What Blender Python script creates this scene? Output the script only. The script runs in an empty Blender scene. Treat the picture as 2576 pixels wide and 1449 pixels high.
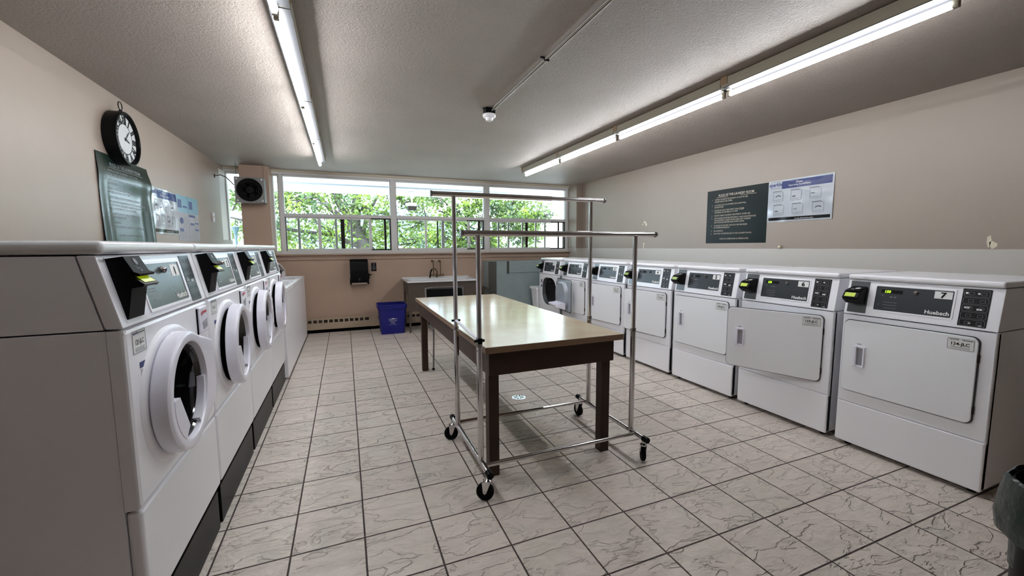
import bpy, bmesh, math, random
from mathutils import Vector, Matrix, Euler, noise
R = math.radians
PI = math.pi
random.seed(7)

# ------------------------------------------------------------------ camera, world, sun, exposure
sc = bpy.context.scene
CAM_H = 1.3379
F_PX, YAW, PITCH, ROLL = 1034.51, 0.3845, 0.1004, -0.0057
cam_data = bpy.data.cameras.new('camera')
cam_data.sensor_fit = 'HORIZONTAL'
cam_data.sensor_width = 36.0
cam_data.lens = 36.0 * F_PX / 2576.0
cam_data.clip_start = 0.02
cam_data.clip_end = 400
cam = bpy.data.objects.new('camera', cam_data)
sc.collection.objects.link(cam)
fwd = Vector((math.sin(YAW) * math.cos(PITCH), math.cos(YAW) * math.cos(PITCH), -math.sin(PITCH)))
rt = Vector((math.cos(YAW), -math.sin(YAW), 0))
upv = rt.cross(fwd)
r2 = rt * math.cos(ROLL) + upv * math.sin(ROLL)
u2 = -rt * math.sin(ROLL) + upv * math.cos(ROLL)
cam.matrix_world = Matrix(((r2.x, u2.x, -fwd.x, 0), (r2.y, u2.y, -fwd.y, 0), (r2.z, u2.z, -fwd.z, CAM_H), (0, 0, 0, 1)))
sc.camera = cam

SKY_STRENGTH = 5.4
SUN_STRENGTH = 2.2
TUBE_STRENGTH = 12.0
EXPOSURE = 2.58

world = bpy.data.worlds.new('world')
sc.world = world
world.use_nodes = True
wn, wl = world.node_tree.nodes, world.node_tree.links
wn.clear()
w_out = wn.new('ShaderNodeOutputWorld')
w_bg = wn.new('ShaderNodeBackground')
w_tc = wn.new('ShaderNodeTexCoord')
w_no = wn.new('ShaderNodeTexNoise')
w_no.inputs['Scale'].default_value = 2.2
w_no.inputs['Detail'].default_value = 5
w_cr = wn.new('ShaderNodeValToRGB')
w_cr.color_ramp.elements[0].position = 0.36
w_cr.color_ramp.elements[0].color = (0.42, 0.62, 0.92, 1)
w_cr.color_ramp.elements[1].position = 0.60
w_cr.color_ramp.elements[1].color = (0.88, 0.95, 1.0, 1)
wl.new(w_tc.outputs['Generated'], w_no.inputs['Vector'])
wl.new(w_no.outputs['Fac'], w_cr.inputs['Fac'])
wl.new(w_cr.outputs['Color'], w_bg.inputs['Color'])
w_bg.inputs['Strength'].default_value = SKY_STRENGTH
wl.new(w_bg.outputs['Background'], w_out.inputs['Surface'])

sun_d = bpy.data.lights.new('sun', 'SUN')
sun_d.energy = SUN_STRENGTH
sun_d.angle = R(2)
sun_d.color = (1.0, 0.96, 0.86)
sun = bpy.data.objects.new('sun', sun_d)
sun.rotation_euler = Vector((-0.55, 0.45, 1.35)).to_track_quat('Z', 'Y').to_euler()
sc.collection.objects.link(sun)

sc.view_settings.view_transform = 'Standard'
sc.view_settings.look = 'None'
sc.view_settings.exposure = EXPOSURE
sc.view_settings.gamma = 1
sc.view_settings.use_curve_mapping = False
sc.cycles.max_bounces = 10
sc.cycles.diffuse_bounces = 5
sc.cycles.glossy_bounces = 4
sc.cycles.transmission_bounces = 6
sc.cycles.transparent_max_bounces = 12
sc.cycles.sample_clamp_indirect = 4
sc.cycles.caustics_reflective = False
sc.cycles.caustics_refractive = False

# ------------------------------------------------------------------ materials
def srgb(r, g, b):
    def c(v):
        v /= 255.0
        return v / 12.92 if v <= 0.04045 else ((v + 0.055) / 1.055) ** 2.4
    return (c(r), c(g), c(b), 1.0)

MATS = {}
def mat(name, col, rough=0.5, metal=0.0, bump=0.0, bscale=50.0, vary=0.0, vscale=8.0, emis=None, estr=0.0, spec=None, bdist=0.002, coat=0.0, trans=0.0):
    m = bpy.data.materials.new(name)
    m.use_nodes = True
    n, l = m.node_tree.nodes, m.node_tree.links
    b = n['Principled BSDF']
    b.inputs['Base Color'].default_value = col
    b.inputs['Roughness'].default_value = rough
    b.inputs['Metallic'].default_value = metal
    if spec is not None: b.inputs['Specular IOR Level'].default_value = spec
    if coat: b.inputs['Coat Weight'].default_value = coat
    if emis is not None:
        b.inputs['Emission Color'].default_value = emis
        b.inputs['Emission Strength'].default_value = estr
    tc = n.new('ShaderNodeTexCoord')
    if vary > 0:
        t = n.new('ShaderNodeTexNoise'); t.inputs['Scale'].default_value = vscale; t.inputs['Detail'].default_value = 4
        l.new(tc.outputs['Object'], t.inputs['Vector'])
        mp = n.new('ShaderNodeMapRange'); mp.inputs['From Min'].default_value = 0.3; mp.inputs['From Max'].default_value = 0.7
        mp.inputs['To Min'].default_value = 1 - vary; mp.inputs['To Max'].default_value = 1 + vary
        l.new(t.outputs['Fac'], mp.inputs['Value'])
        hs = n.new('ShaderNodeHueSaturation'); hs.inputs['Color'].default_value = col
        l.new(mp.outputs['Result'], hs.inputs['Value'])
        l.new(hs.outputs['Color'], b.inputs['Base Color'])
    if bump > 0:
        t = n.new('ShaderNodeTexNoise'); t.inputs['Scale'].default_value = bscale; t.inputs['Detail'].default_value = 3
        l.new(tc.outputs['Object'], t.inputs['Vector'])
        bp = n.new('ShaderNodeBump'); bp.inputs['Strength'].default_value = bump; bp.inputs['Distance'].default_value = bdist
        l.new(t.outputs['Fac'], bp.inputs['Height']); l.new(bp.outputs['Normal'], b.inputs['Normal'])
    MATS[name] = m
    return m

def node_mat(name):
    m = bpy.data.materials.new(name); m.use_nodes = True
    MATS[name] = m
    return m, m.node_tree.nodes, m.node_tree.links, m.node_tree.nodes['Principled BSDF']

def mth(n, l, op, a, b=None, c=None):
    x = n.new('ShaderNodeMath'); x.operation = op
    for i, v in enumerate((a, b, c)):
        if v is None: continue
        if isinstance(v, (int, float)): x.inputs[i].default_value = v
        else: l.new(v, x.inputs[i])
    return x.outputs[0]

PAINT = srgb(152, 138, 126)
mat('wall_paint', PAINT, 0.42, bump=0.25, bscale=120, vary=0.03, vscale=2.0)
mat('brown_paint', srgb(184, 159, 140), 0.5, bump=0.25, bscale=120, vary=0.04, vscale=3.0)
mat('cream_paint', srgb(214, 204, 180), 0.5, vary=0.03)
mat('white_enamel', srgb(243, 243, 248), 0.28, bump=0.06, bscale=600, bdist=0.0005)
mat('white_door_enamel', srgb(238, 239, 242), 0.5, bump=0.15, bscale=500, bdist=0.0005)
mat('white_plastic', srgb(234, 233, 244), 0.22)
mat('white_frame', srgb(222, 222, 220), 0.45)
mat('black_plastic', srgb(8, 8, 9), 0.4, spec=0.12)
mat('black_satin', srgb(9, 9, 10), 0.38, spec=0.16)
mat('void_black', srgb(5, 5, 5), 0.9, spec=0.05)
mat('grey_panel', srgb(74, 78, 80), 0.25, vary=0.03, vscale=30)
mat('slate_panel', srgb(50, 54, 58), 0.3, spec=0.25)
mat('dark_label', srgb(16, 15, 18), 0.35, spec=0.2)
mat('label_line', srgb(108, 106, 112), 0.4)
mat('print_white', srgb(232, 232, 230), 0.5)
mat('dial_white', srgb(186, 188, 188), 0.4)
mat('print_black', srgb(10, 9, 12), 0.5, spec=0.15)
mat('print_grey', srgb(120, 122, 128), 0.5)
mat('print_navy', srgb(38, 52, 110), 0.45)
mat('print_blue', srgb(28, 62, 140), 0.3)
mat('print_teal', srgb(104, 146, 164), 0.3)
mat('print_red', srgb(196, 60, 74), 0.4)
mat('lcd_green', srgb(150, 170, 20), 0.3, emis=srgb(190, 214, 20), estr=0.05)
mat('lcd_dim', srgb(96, 116, 70), 0.3, emis=srgb(140, 170, 60), estr=0.12)
mat('led_green', srgb(140, 255, 20), 0.3, emis=srgb(160, 255, 30), estr=0.5)
mat('chrome', srgb(205, 203, 204), 0.16, 1.0, vary=0.08, vscale=14)
mat('dull_chrome', srgb(150, 146, 144), 0.28, 1.0, vary=0.1, vscale=20)
mat('brass_old', srgb(112, 96, 70), 0.42, 0.85, vary=0.15, vscale=40)
mat('drum_grey', srgb(120, 124, 128), 0.35, 0.6)
mat('drum_dark', srgb(92, 92, 96), 0.4, 0.3)
mat('door_inner_grey', srgb(176, 184, 194), 0.35, 0.2)
mat('rubber', srgb(7, 7, 8), 0.6, spec=0.1)
mat('green_poster', srgb(14, 21, 18), 0.3, spec=0.1)
mat('green_poster_gloss', srgb(28, 42, 34), 0.22, spec=0.35)
mat('blue_bin', srgb(12, 18, 116), 0.38)
mat('green_bag', srgb(24, 40, 36), 0.3, bump=0.6, bscale=14, bdist=0.02)
mat('beige_metal', srgb(176, 158, 136), 0.4, vary=0.04)
mat('beige_plastic', srgb(190, 176, 158), 0.45)
mat('grey_board', srgb(146, 160, 161), 0.5, vary=0.06, vscale=5)
mat('grey_board_dark', srgb(72, 72, 66), 0.6, vary=0.08)
mat('sink_brown', srgb(78, 68, 60), 0.5, vary=0.08)
mat('table_brown', srgb(56, 40, 33), 0.42, spec=0.25, vary=0.2, vscale=6, bump=0.3, bscale=60)
mat('table_edge', srgb(128, 102, 78), 0.35, vary=0.08)
mat('black_vinyl', srgb(10, 10, 13), 0.45, spec=0.12)
mat('fan_grey', srgb(128, 128, 126), 0.5, vary=0.12, vscale=18)
mat('fan_dark', srgb(20, 20, 20), 0.6, spec=0.15)
mat('dark_alu', srgb(40, 34, 30), 0.5, spec=0.2)
mat('bar_grey', srgb(190, 190, 186), 0.5)
mat('wood_block', srgb(140, 112, 84), 0.6, vary=0.15)
mat('fixture_white', srgb(150, 142, 126), 0.4)
mat('fixture_underside', srgb(36, 36, 38), 0.5, spec=0.1)  # dark colour holds down the tube's glare under the channel
mat('recess_grey', srgb(150, 150, 156), 0.35)
mat('conduit', srgb(130, 123, 114), 0.35, 0.4)
mat('tube_light', (1, 1, 1, 1), 0.4, emis=(0.93, 0.96, 1.0, 1), estr=TUBE_STRENGTH)
mat('lid_white', srgb(226, 228, 230), 0.18)
mat('leaf_lime', srgb(120, 168, 48), 0.45)
mat('bark', srgb(44, 38, 33), 0.8, vary=0.2, vscale=6)
mat('outdoor_white', srgb(236, 236, 232), 0.7)
mat('outdoor_grey', srgb(120, 124, 126), 0.6)
mat('hill_green', srgb(70, 84, 90), 0.9, vary=0.15, vscale=0.3)
mat('ground_green', srgb(120, 119, 114), 0.9, vary=0.2, vscale=0.5)
mat('lamp_post_green', srgb(24, 46, 48), 0.5)
mat('soffit_white', srgb(176, 176, 172), 0.7)
mat('wire', srgb(60, 54, 48), 0.5)
mat('towel_paper', srgb(200, 188, 178), 0.8)

# leaf materials: translucent
def leaf_mat(name, c1, c2):
    m, n, l, b = node_mat(name)
    tc = n.new('ShaderNodeTexCoord')
    t = n.new('ShaderNodeTexNoise'); t.inputs['Scale'].default_value = 1.3; t.inputs['Detail'].default_value = 3
    l.new(tc.outputs['Object'], t.inputs['Vector'])
    cr = n.new('ShaderNodeValToRGB'); cr.color_ramp.elements[0].position = 0.38; cr.color_ramp.elements[1].position = 0.62
    cr.color_ramp.elements[0].color = c1; cr.color_ramp.elements[1].color = c2
    l.new(t.outputs['Fac'], cr.inputs['Fac'])
    tr = n.new('ShaderNodeBsdfTranslucent'); mx = n.new('ShaderNodeMixShader'); mx.inputs['Fac'].default_value = 0.5
    l.new(cr.outputs['Color'], b.inputs['Base Color']); l.new(cr.outputs['Color'], tr.inputs['Color'])
    b.inputs['Roughness'].default_value = 0.5
    out = n['Material Output']
    l.new(b.outputs[0], mx.inputs[1]); l.new(tr.outputs[0], mx.inputs[2]); l.new(mx.outputs[0], out.inputs['Surface'])
leaf_mat('tree_leaves', srgb(54, 72, 44), srgb(104, 124, 44))
leaf_mat('shrub_leaves', srgb(84, 112, 62), srgb(140, 148, 70))

# window glass
m, n, l, b = node_mat('window_glass')
tp = n.new('ShaderNodeBsdfTransparent'); gl = n.new('ShaderNodeBsdfGlossy'); gl.inputs['Roughness'].default_value = 0.02
fr = n.new('ShaderNodeFresnel'); fr.inputs['IOR'].default_value = 1.25
mx = n.new('ShaderNodeMixShader'); tp.inputs['Color'].default_value = (0.95, 0.98, 0.97, 1)
l.new(fr.outputs[0], mx.inputs[0]); l.new(tp.outputs[0], mx.inputs[1]); l.new(gl.outputs[0], mx.inputs[2])
l.new(mx.outputs[0], n['Material Output'].inputs['Surface'])
# washer door glass (dark tinted bowl)
m, n, l, b = node_mat('bowl_glass')
b.inputs['Base Color'].default_value = srgb(16, 16, 18); b.inputs['Roughness'].default_value = 0.06
b.inputs['Coat Weight'].default_value = 0.5
# clear plastic (soap window etc. left out)

# wall right: beige above, unpainted white band behind the dryers
def band_wall(name, z_split):
    m, n, l, b = node_mat(name)
    tc = n.new('ShaderNodeTexCoord'); sp = n.new('ShaderNodeSeparateXYZ'); l.new(tc.outputs['Object'], sp.inputs[0])
    n1 = n.new('ShaderNodeTexNoise'); n1.inputs['Scale'].default_value = 6; l.new(tc.outputs['Object'], n1.inputs['Vector'])
    zz = mth(n, l, 'ADD', sp.outputs['Z'], mth(n, l, 'MULTIPLY', n1.outputs['Fac'], 0.006))
    f = mth(n, l, 'LESS_THAN', zz, z_split + 0.003)
    mx = n.new('ShaderNodeMix'); mx.data_type = 'RGBA'
    l.new(f, mx.inputs['Factor'])
    n2 = n.new('ShaderNodeTexNoise'); n2.inputs['Scale'].default_value = 2.0; l.new(tc.outputs['Object'], n2.inputs['Vector'])
    mp = n.new('ShaderNodeMapRange'); mp.inputs['To Min'].default_value = 0.95; mp.inputs['To Max'].default_value = 1.05
    l.new(n2.outputs['Fac'], mp.inputs['Value'])
    hs = n.new('ShaderNodeHueSaturation'); hs.inputs['Color'].default_value = PAINT; l.new(mp.outputs[0], hs.inputs['Value'])
    l.new(hs.outputs[0], mx.inputs[6]); mx.inputs[7].default_value = srgb(190, 185, 178)
    l.new(mx.outputs[2], b.inputs['Base Color']); b.inputs['Roughness'].default_value = 0.42
    t = n.new('ShaderNodeTexNoise'); t.inputs['Scale'].default_value = 120; l.new(tc.outputs['Object'], t.inputs['Vector'])
    bp = n.new('ShaderNodeBump'); bp.inputs['Strength'].default_value = 0.25; bp.inputs['Distance'].default_value = 0.002
    l.new(t.outputs['Fac'], bp.inputs['Height']); l.new(bp.outputs[0], b.inputs['Normal'])
band_wall('band_paint', 1.300)

# ceiling: sprayed stipple
m, n, l, b = node_mat('ceiling_stipple')
tc = n.new('ShaderNodeTexCoord')
t = n.new('ShaderNodeTexNoise'); t.inputs['Scale'].default_value = 85; t.inputs['Detail'].default_value = 5; t.inputs['Roughness'].default_value = 0.65
t2 = n.new('ShaderNodeTexNoise'); t2.inputs['Scale'].default_value = 1.2; t2.inputs['Detail'].default_value = 4
t3 = n.new('ShaderNodeTexVoronoi'); t3.inputs['Scale'].default_value = 3.2
for x in (t, t2, t3): l.new(tc.outputs['Object'], x.inputs['Vector'])
mp = n.new('ShaderNodeMapRange'); mp.inputs['From Min'].default_value = 0.3; mp.inputs['From Max'].default_value = 0.7
mp.inputs['To Min'].default_value = 0.93; mp.inputs['To Max'].default_value = 1.06
l.new(t2.outputs['Fac'], mp.inputs['Value'])
sc_ = mth(n, l, 'LESS_THAN', t3.outputs['Distance'], 0.035)
v = mth(n, l, 'ADD', mp.outputs[0], mth(n, l, 'MULTIPLY', sc_, 0.12))
v2 = mth(n, l, 'MULTIPLY', v, mth(n, l, 'ADD', mth(n, l, 'MULTIPLY', t.outputs['Fac'], 0.24), 0.88))
hs = n.new('ShaderNodeHueSaturation'); hs.inputs['Color'].default_value = srgb(158, 147, 138); l.new(v2, hs.inputs['Value'])
l.new(hs.outputs[0], b.inputs['Base Color']); b.inputs['Roughness'].default_value = 0.6
bp = n.new('ShaderNodeBump'); bp.inputs['Strength'].default_value = 1.0; bp.inputs['Distance'].default_value = 0.012
l.new(t.outputs['Fac'], bp.inputs['Height']); l.new(bp.outputs[0], b.inputs['Normal'])

# floor tiles
T = 0.305
m, n, l, b = node_mat('floor_tile')
tc = n.new('ShaderNodeTexCoord'); sp = n.new('ShaderNodeSeparateXYZ'); l.new(tc.outputs['Object'], sp.inputs[0])
gx = mth(n, l, 'DIVIDE', mth(n, l, 'ADD', sp.outputs['X'], 0.9006 * T + 20 * T), T)
gy = mth(n, l, 'DIVIDE', mth(n, l, 'ADD', sp.outputs['Y'], -8.2585 * T + 40 * T), T)
fx = mth(n, l, 'FRACT', gx); fy = mth(n, l, 'FRACT', gy)
ex = mth(n, l, 'MINIMUM', fx, mth(n, l, 'SUBTRACT', 1.0, fx)); ey = mth(n, l, 'MINIMUM', fy, mth(n, l, 'SUBTRACT', 1.0, fy))
ed = mth(n, l, 'MINIMUM', ex, ey)
wob = n.new('ShaderNodeTexNoise'); wob.inputs['Scale'].default_value = 40; l.new(tc.outputs['Object'], wob.inputs['Vector'])
ed2 = mth(n, l, 'ADD', ed, mth(n, l, 'MULTIPLY', mth(n, l, 'SUBTRACT', wob.outputs['Fac'], 0.5), 0.006))
gr = n.new('ShaderNodeMapRange'); gr.inputs['From Min'].default_value = 0.009; gr.inputs['From Max'].default_value = 0.014; l.new(ed2, gr.inputs['Value'])
ix = mth(n, l, 'FLOOR', gx); iy = mth(n, l, 'FLOOR', gy)
cb = n.new('ShaderNodeCombineXYZ'); l.new(ix, cb.inputs[0]); l.new(iy, cb.inputs[1])
wnz = n.new('ShaderNodeTexWhiteNoise'); wnz.noise_dimensions = '3D'; l.new(cb.outputs[0], wnz.inputs['Vector'])
sc3 = n.new('ShaderNodeVectorMath'); sc3.operation = 'SCALE'; sc3.inputs['Scale'].default_value = 7.0; l.new(wnz.outputs['Color'], sc3.inputs[0])
av = n.new('ShaderNodeVectorMath'); av.operation = 'ADD'; l.new(tc.outputs['Object'], av.inputs[0]); l.new(sc3.outputs[0], av.inputs[1])
mpg = n.new('ShaderNodeMapping'); mpg.inputs['Rotation'].default_value = (0, 0, R(30)); mpg.inputs['Scale'].default_value = (1.0, 2.2, 1.0)
l.new(av.outputs[0], mpg.inputs['Vector'])
na = n.new('ShaderNodeTexNoise'); na.inputs['Scale'].default_value = 9; na.inputs['Detail'].default_value = 6; na.inputs['Roughness'].default_value = 0.6; na.inputs['Distortion'].default_value = 1.2
l.new(mpg.outputs[0], na.inputs['Vector'])
nb = n.new('ShaderNodeTexNoise'); nb.inputs['Scale'].default_value = 4.2; nb.inputs['Detail'].default_value = 4; nb.inputs['Roughness'].default_value = 0.55; nb.inputs['Distortion'].default_value = 0.5
l.new(mpg.outputs[0], nb.inputs['Vector'])
# thin cleft ridges
rid = mth(n, l, 'ABSOLUTE', mth(n, l, 'SUBTRACT', nb.outputs['Fac'], 0.5))
cl = n.new('ShaderNodeMapRange'); cl.inputs['From Min'].default_value = 0.0; cl.inputs['From Max'].default_value = 0.022; l.new(rid, cl.inputs['Value'])
nc = n.new('ShaderNodeTexNoise'); nc.inputs['Scale'].default_value = 3.0; l.new(av.outputs[0], nc.inputs['Vector'])
gate = n.new('ShaderNodeMapRange'); gate.inputs['From Min'].default_value = 0.44; gate.inputs['From Max'].default_value = 0.60; l.new(nc.outputs['Fac'], gate.inputs['Value'])
cl2 = mth(n, l, 'SUBTRACT', 1.0, mth(n, l, 'MULTIPLY', mth(n, l, 'SUBTRACT', 1.0, cl.outputs[0]), gate.outputs[0]))
val = mth(n, l, 'ADD', 0.70, mth(n, l, 'MULTIPLY', na.outputs['Fac'], 0.52))
val = mth(n, l, 'ADD', val, mth(n, l, 'MULTIPLY', wnz.outputs['Value'], 0.08))
val = mth(n, l, 'MULTIPLY', val, mth(n, l, 'ADD', 0.89, mth(n, l, 'MULTIPLY', cl2, 0.11)))
cr = n.new('ShaderNodeValToRGB'); cr.color_ramp.elements[0].position = 0.3; cr.color_ramp.elements[1].position = 0.7
cr.color_ramp.elements[0].color = srgb(221, 207, 198); cr.color_ramp.elements[1].color = srgb(214, 206, 194)
nd = n.new('ShaderNodeTexNoise'); nd.inputs['Scale'].default_value = 3.5; nd.inputs['Detail'].default_value = 2; l.new(av.outputs[0], nd.inputs['Vector']); l.new(nd.outputs['Fac'], cr.inputs['Fac'])
# worn yellowish dirt between the drain and the table end
vs = n.new('ShaderNodeVectorMath'); vs.operation = 'SUBTRACT'; l.new(tc.outputs['Object'], vs.inputs[0]); vs.inputs[1].default_value = (1.17, 2.55, 0)
vm = n.new('ShaderNodeVectorMath'); vm.operation = 'MULTIPLY'; l.new(vs.outputs[0], vm.inputs[0]); vm.inputs[1].default_value = (5.0, 1.3, 0)
vl = n.new('ShaderNodeVectorMath'); vl.operation = 'LENGTH'; l.new(vm.outputs[0], vl.inputs[0])
dst = mth(n, l, 'ADD', vl.outputs['Value'], mth(n, l, 'MULTIPLY', nd.outputs['Fac'], 0.9))
dm = n.new('ShaderNodeMapRange'); dm.inputs['From Min'].default_value = 0.8; dm.inputs['From Max'].default_value = 1.7; dm.inputs['To Min'].default_value = 0.75; dm.inputs['To Max'].default_value = 0.0; l.new(dst, dm.inputs['Value'])
mxd = n.new('ShaderNodeMix'); mxd.data_type = 'RGBA'; l.new(dm.outputs[0], mxd.inputs['Factor']); l.new(cr.outputs[0], mxd.inputs[6]); mxd.inputs[7].default_value = srgb(162, 148, 122)
hs = n.new('ShaderNodeHueSaturation'); l.new(mxd.outputs[2], hs.inputs['Color']); l.new(val, hs.inputs['Value'])
mx = n.new('ShaderNodeMix'); mx.data_type = 'RGBA'; l.new(gr.outputs[0], mx.inputs['Factor']); mx.inputs[6].default_value = srgb(72, 60, 57); l.new(hs.outputs[0], mx.inputs[7])
l.new(mx.outputs[2], b.inputs['Base Color'])
rr = n.new('ShaderNodeMapRange'); rr.inputs['To Min'].default_value = 0.8; rr.inputs['To Max'].default_value = 0.36; l.new(gr.outputs[0], rr.inputs['Value']); l.new(rr.outputs[0], b.inputs['Roughness'])
stp = n.new('ShaderNodeMapRange'); stp.inputs['From Min'].default_value = 0.485; stp.inputs['From Max'].default_value = 0.515; l.new(nb.outputs['Fac'], stp.inputs['Value'])
hgt = mth(n, l, 'ADD', mth(n, l, 'MULTIPLY', gr.outputs[0], 0.5), mth(n, l, 'ADD', mth(n, l, 'MULTIPLY', na.outputs['Fac'], 0.9), mth(n, l, 'ADD', mth(n, l, 'MULTIPLY', cl2, 0.25), mth(n, l, 'MULTIPLY', stp.outputs[0], 0.55))))
bp = n.new('ShaderNodeBump'); bp.inputs['Strength'].default_value = 1.0; bp.inputs['Distance'].default_value = 0.014; l.new(hgt, bp.inputs['Height']); l.new(bp.outputs[0], b.inputs['Normal'])

# table laminate
m, n, l, b = node_mat('laminate')
tc = n.new('ShaderNodeTexCoord')
t = n.new('ShaderNodeTexNoise'); t.inputs['Scale'].default_value = 5; t.inputs['Detail'].default_value = 5
l.new(tc.outputs['Object'], t.inputs['Vector'])
cr = n.new('ShaderNodeValToRGB'); cr.color_ramp.elements[0].position = 0.3; cr.color_ramp.elements[1].position = 0.7
cr.color_ramp.elements[0].color = srgb(200, 183, 155); cr.color_ramp.elements[1].color = srgb(210, 196, 168)
l.new(t.outputs['Fac'], cr.inputs['Fac']); l.new(cr.outputs[0], b.inputs['Base Color']); b.inputs['Roughness'].default_value = 0.16; b.inputs['Specular IOR Level'].default_value = 0.7
t = n.new('ShaderNodeTexNoise'); t.inputs['Scale'].default_value = 30; l.new(tc.outputs['Object'], t.inputs['Vector'])
bp = n.new('ShaderNodeBump'); bp.inputs['Strength'].default_value = 0.04; bp.inputs['Distance'].default_value = 0.002; l.new(t.outputs['Fac'], bp.inputs['Height']); l.new(bp.outputs[0], b.inputs['Normal'])

# ------------------------------------------------------------------ mesh helpers
COL = sc.collection
def new(): return bmesh.new()

def _mi(faces, mi):
    for f in faces: f.material_index = mi

def box(bm, x0, x1, y0, y1, z0, z1, bev=0.0, seg=2, mi=0, M=None):
    x0, x1 = min(x0, x1), max(x0, x1); y0, y1 = min(y0, y1), max(y0, y1); z0, z1 = min(z0, z1), max(z0, z1)
    vs = [bm.verts.new(p) for p in ((x0,y0,z0),(x1,y0,z0),(x1,y1,z0),(x0,y1,z0),(x0,y0,z1),(x1,y0,z1),(x1,y1,z1),(x0,y1,z1))]
    fs = [bm.faces.new([vs[i] for i in q]) for q in ((0,3,2,1),(4,5,6,7),(0,1,5,4),(1,2,6,5),(2,3,7,6),(3,0,4,7))]
    _mi(fs, mi)
    allv = vs
    if bev > 0:
        es = list({e for f in fs for e in f.edges})
        r = bmesh.ops.bevel(bm, geom=es, offset=bev, segments=seg, profile=0.5, affect='EDGES', clamp_overlap=True)
        _mi(r['faces'], mi)
        allv = list({v for f in r['faces'] for v in f.verts} | {v for v in vs if v.is_valid})
    if M is not None: bmesh.ops.transform(bm, matrix=M, verts=allv)
    return allv

def prism(bm, pts, a, b_, axis='Y', mi=0, M=None, bev=0.0):
    """polygon pts extruded from a to b_ along an axis; pts are the two other coordinates in order"""
    def mk(p, t):
        if axis == 'X': return (t, p[0], p[1])
        if axis == 'Y': return (p[0], t, p[1])
        return (p[0], p[1], t)
    A = [bm.verts.new(mk(p, a)) for p in pts]; B = [bm.verts.new(mk(p, b_)) for p in pts]
    fs = [bm.faces.new(A), bm.faces.new(list(reversed(B)))]
    k = len(pts)
    for i in range(k): fs.append(bm.faces.new((A[i], B[i], B[(i+1) % k], A[(i+1) % k])))
    _mi(fs, mi)
    bmesh.ops.recalc_face_normals(bm, faces=fs)
    allv = A + B
    if bev > 0:
        es = list({e for f in fs for e in f.edges})
        r = bmesh.ops.bevel(bm, geom=es, offset=bev, segments=2, profile=0.5, affect='EDGES', clamp_overlap=True)
        _mi(r['faces'], mi)
        allv = list({v for f in r['faces'] for v in f.verts} | {v for v in allv if v.is_valid})
    if M is not None: bmesh.ops.transform(bm, matrix=M, verts=allv)
    return allv

def rrect(x0, x1, z0, z1, r, k=5):
    out = []
    for cx, cz, a0 in ((x1-r, z0+r, -90), (x1-r, z1-r, 0), (x0+r, z1-r, 90), (x0+r, z0+r, 180)):
        for i in range(k+1):
            a = R(a0 + 90*i/k); out.append((cx + r*math.cos(a), cz + r*math.sin(a)))
    return out

def rect_and_circle(x0, x1, z0, z1, cx, cz, r, n=48):
    ang = sorted([2*PI*i/n for i in range(n)] + [math.atan2(z-cz, x-cx) % (2*PI) for x in (x0, x1) for z in (z0, z1)])
    O, I = [], []
    for a in ang:
        c, s_ = math.cos(a), math.sin(a); t = 1e9
        if c > 1e-9: t = min(t, (x1-cx)/c)
        if c < -1e-9: t = min(t, (x0-cx)/c)
        if s_ > 1e-9: t = min(t, (z1-cz)/s_)
        if s_ < -1e-9: t = min(t, (z0-cz)/s_)
        O.append((cx+t*c, cz+t*s_)); I.append((cx+r*c, cz+r*s_))
    return O, I

def ring(bm, outer, inner, a, b_, axis='Y', mi=0):
    """flat frame between two outlines with the same number of points"""
    def mk(p, t):
        if axis == 'X': return (t, p[0], p[1])
        if axis == 'Y': return (p[0], t, p[1])
        return (p[0], p[1], t)
    OA = [bm.verts.new(mk(p, a)) for p in outer]; OB = [bm.verts.new(mk(p, b_)) for p in outer]
    IA = [bm.verts.new(mk(p, a)) for p in inner]; IB = [bm.verts.new(mk(p, b_)) for p in inner]
    k = len(outer); fs = []
    for i in range(k):
        j = (i+1) % k
        fs += [bm.faces.new((OA[i], OA[j], IA[j], IA[i])), bm.faces.new((OB[j], OB[i], IB[i], IB[j])),
               bm.faces.new((OA[j], OA[i], OB[i], OB[j])), bm.faces.new((IA[i], IA[j], IB[j], IB[i]))]
    _mi(fs, mi); bmesh.ops.recalc_face_normals(bm, faces=fs)

def tube(bm, pts, r, seg=10, mi=0, cap=True):
    pts = [Vector(p) for p in pts]; rings = []; k = len(pts)
    rs = r if isinstance(r, (list, tuple)) else [r]*k
    prev = None
    for i, p in enumerate(pts):
        d = (pts[min(i+1, k-1)] - pts[max(i-1, 0)]).normalized()
        if prev is None:
            a = d.cross(Vector((0, 0, 1)))
            if a.length < 1e-3: a = d.cross(Vector((1, 0, 0)))
            a.normalize()
        else:
            a = (prev - d*prev.dot(d)).normalized()
        prev = a; c = d.cross(a)
        rings.append([bm.verts.new(p + (a*math.cos(2*PI*j/seg) + c*math.sin(2*PI*j/seg))*rs[i]) for j in range(seg)])
    fs = []
    for i in range(k-1):
        for j in range(seg):
            fs.append(bm.faces.new((rings[i][j], rings[i][(j+1) % seg], rings[i+1][(j+1) % seg], rings[i+1][j])))
    if cap:
        fs.append(bm.faces.new(list(reversed(rings[0])))); fs.append(bm.faces.new(rings[-1]))
    _mi(fs, mi); bmesh.ops.recalc_face_normals(bm, faces=fs)
    return [v for q in rings for v in q]

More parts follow.
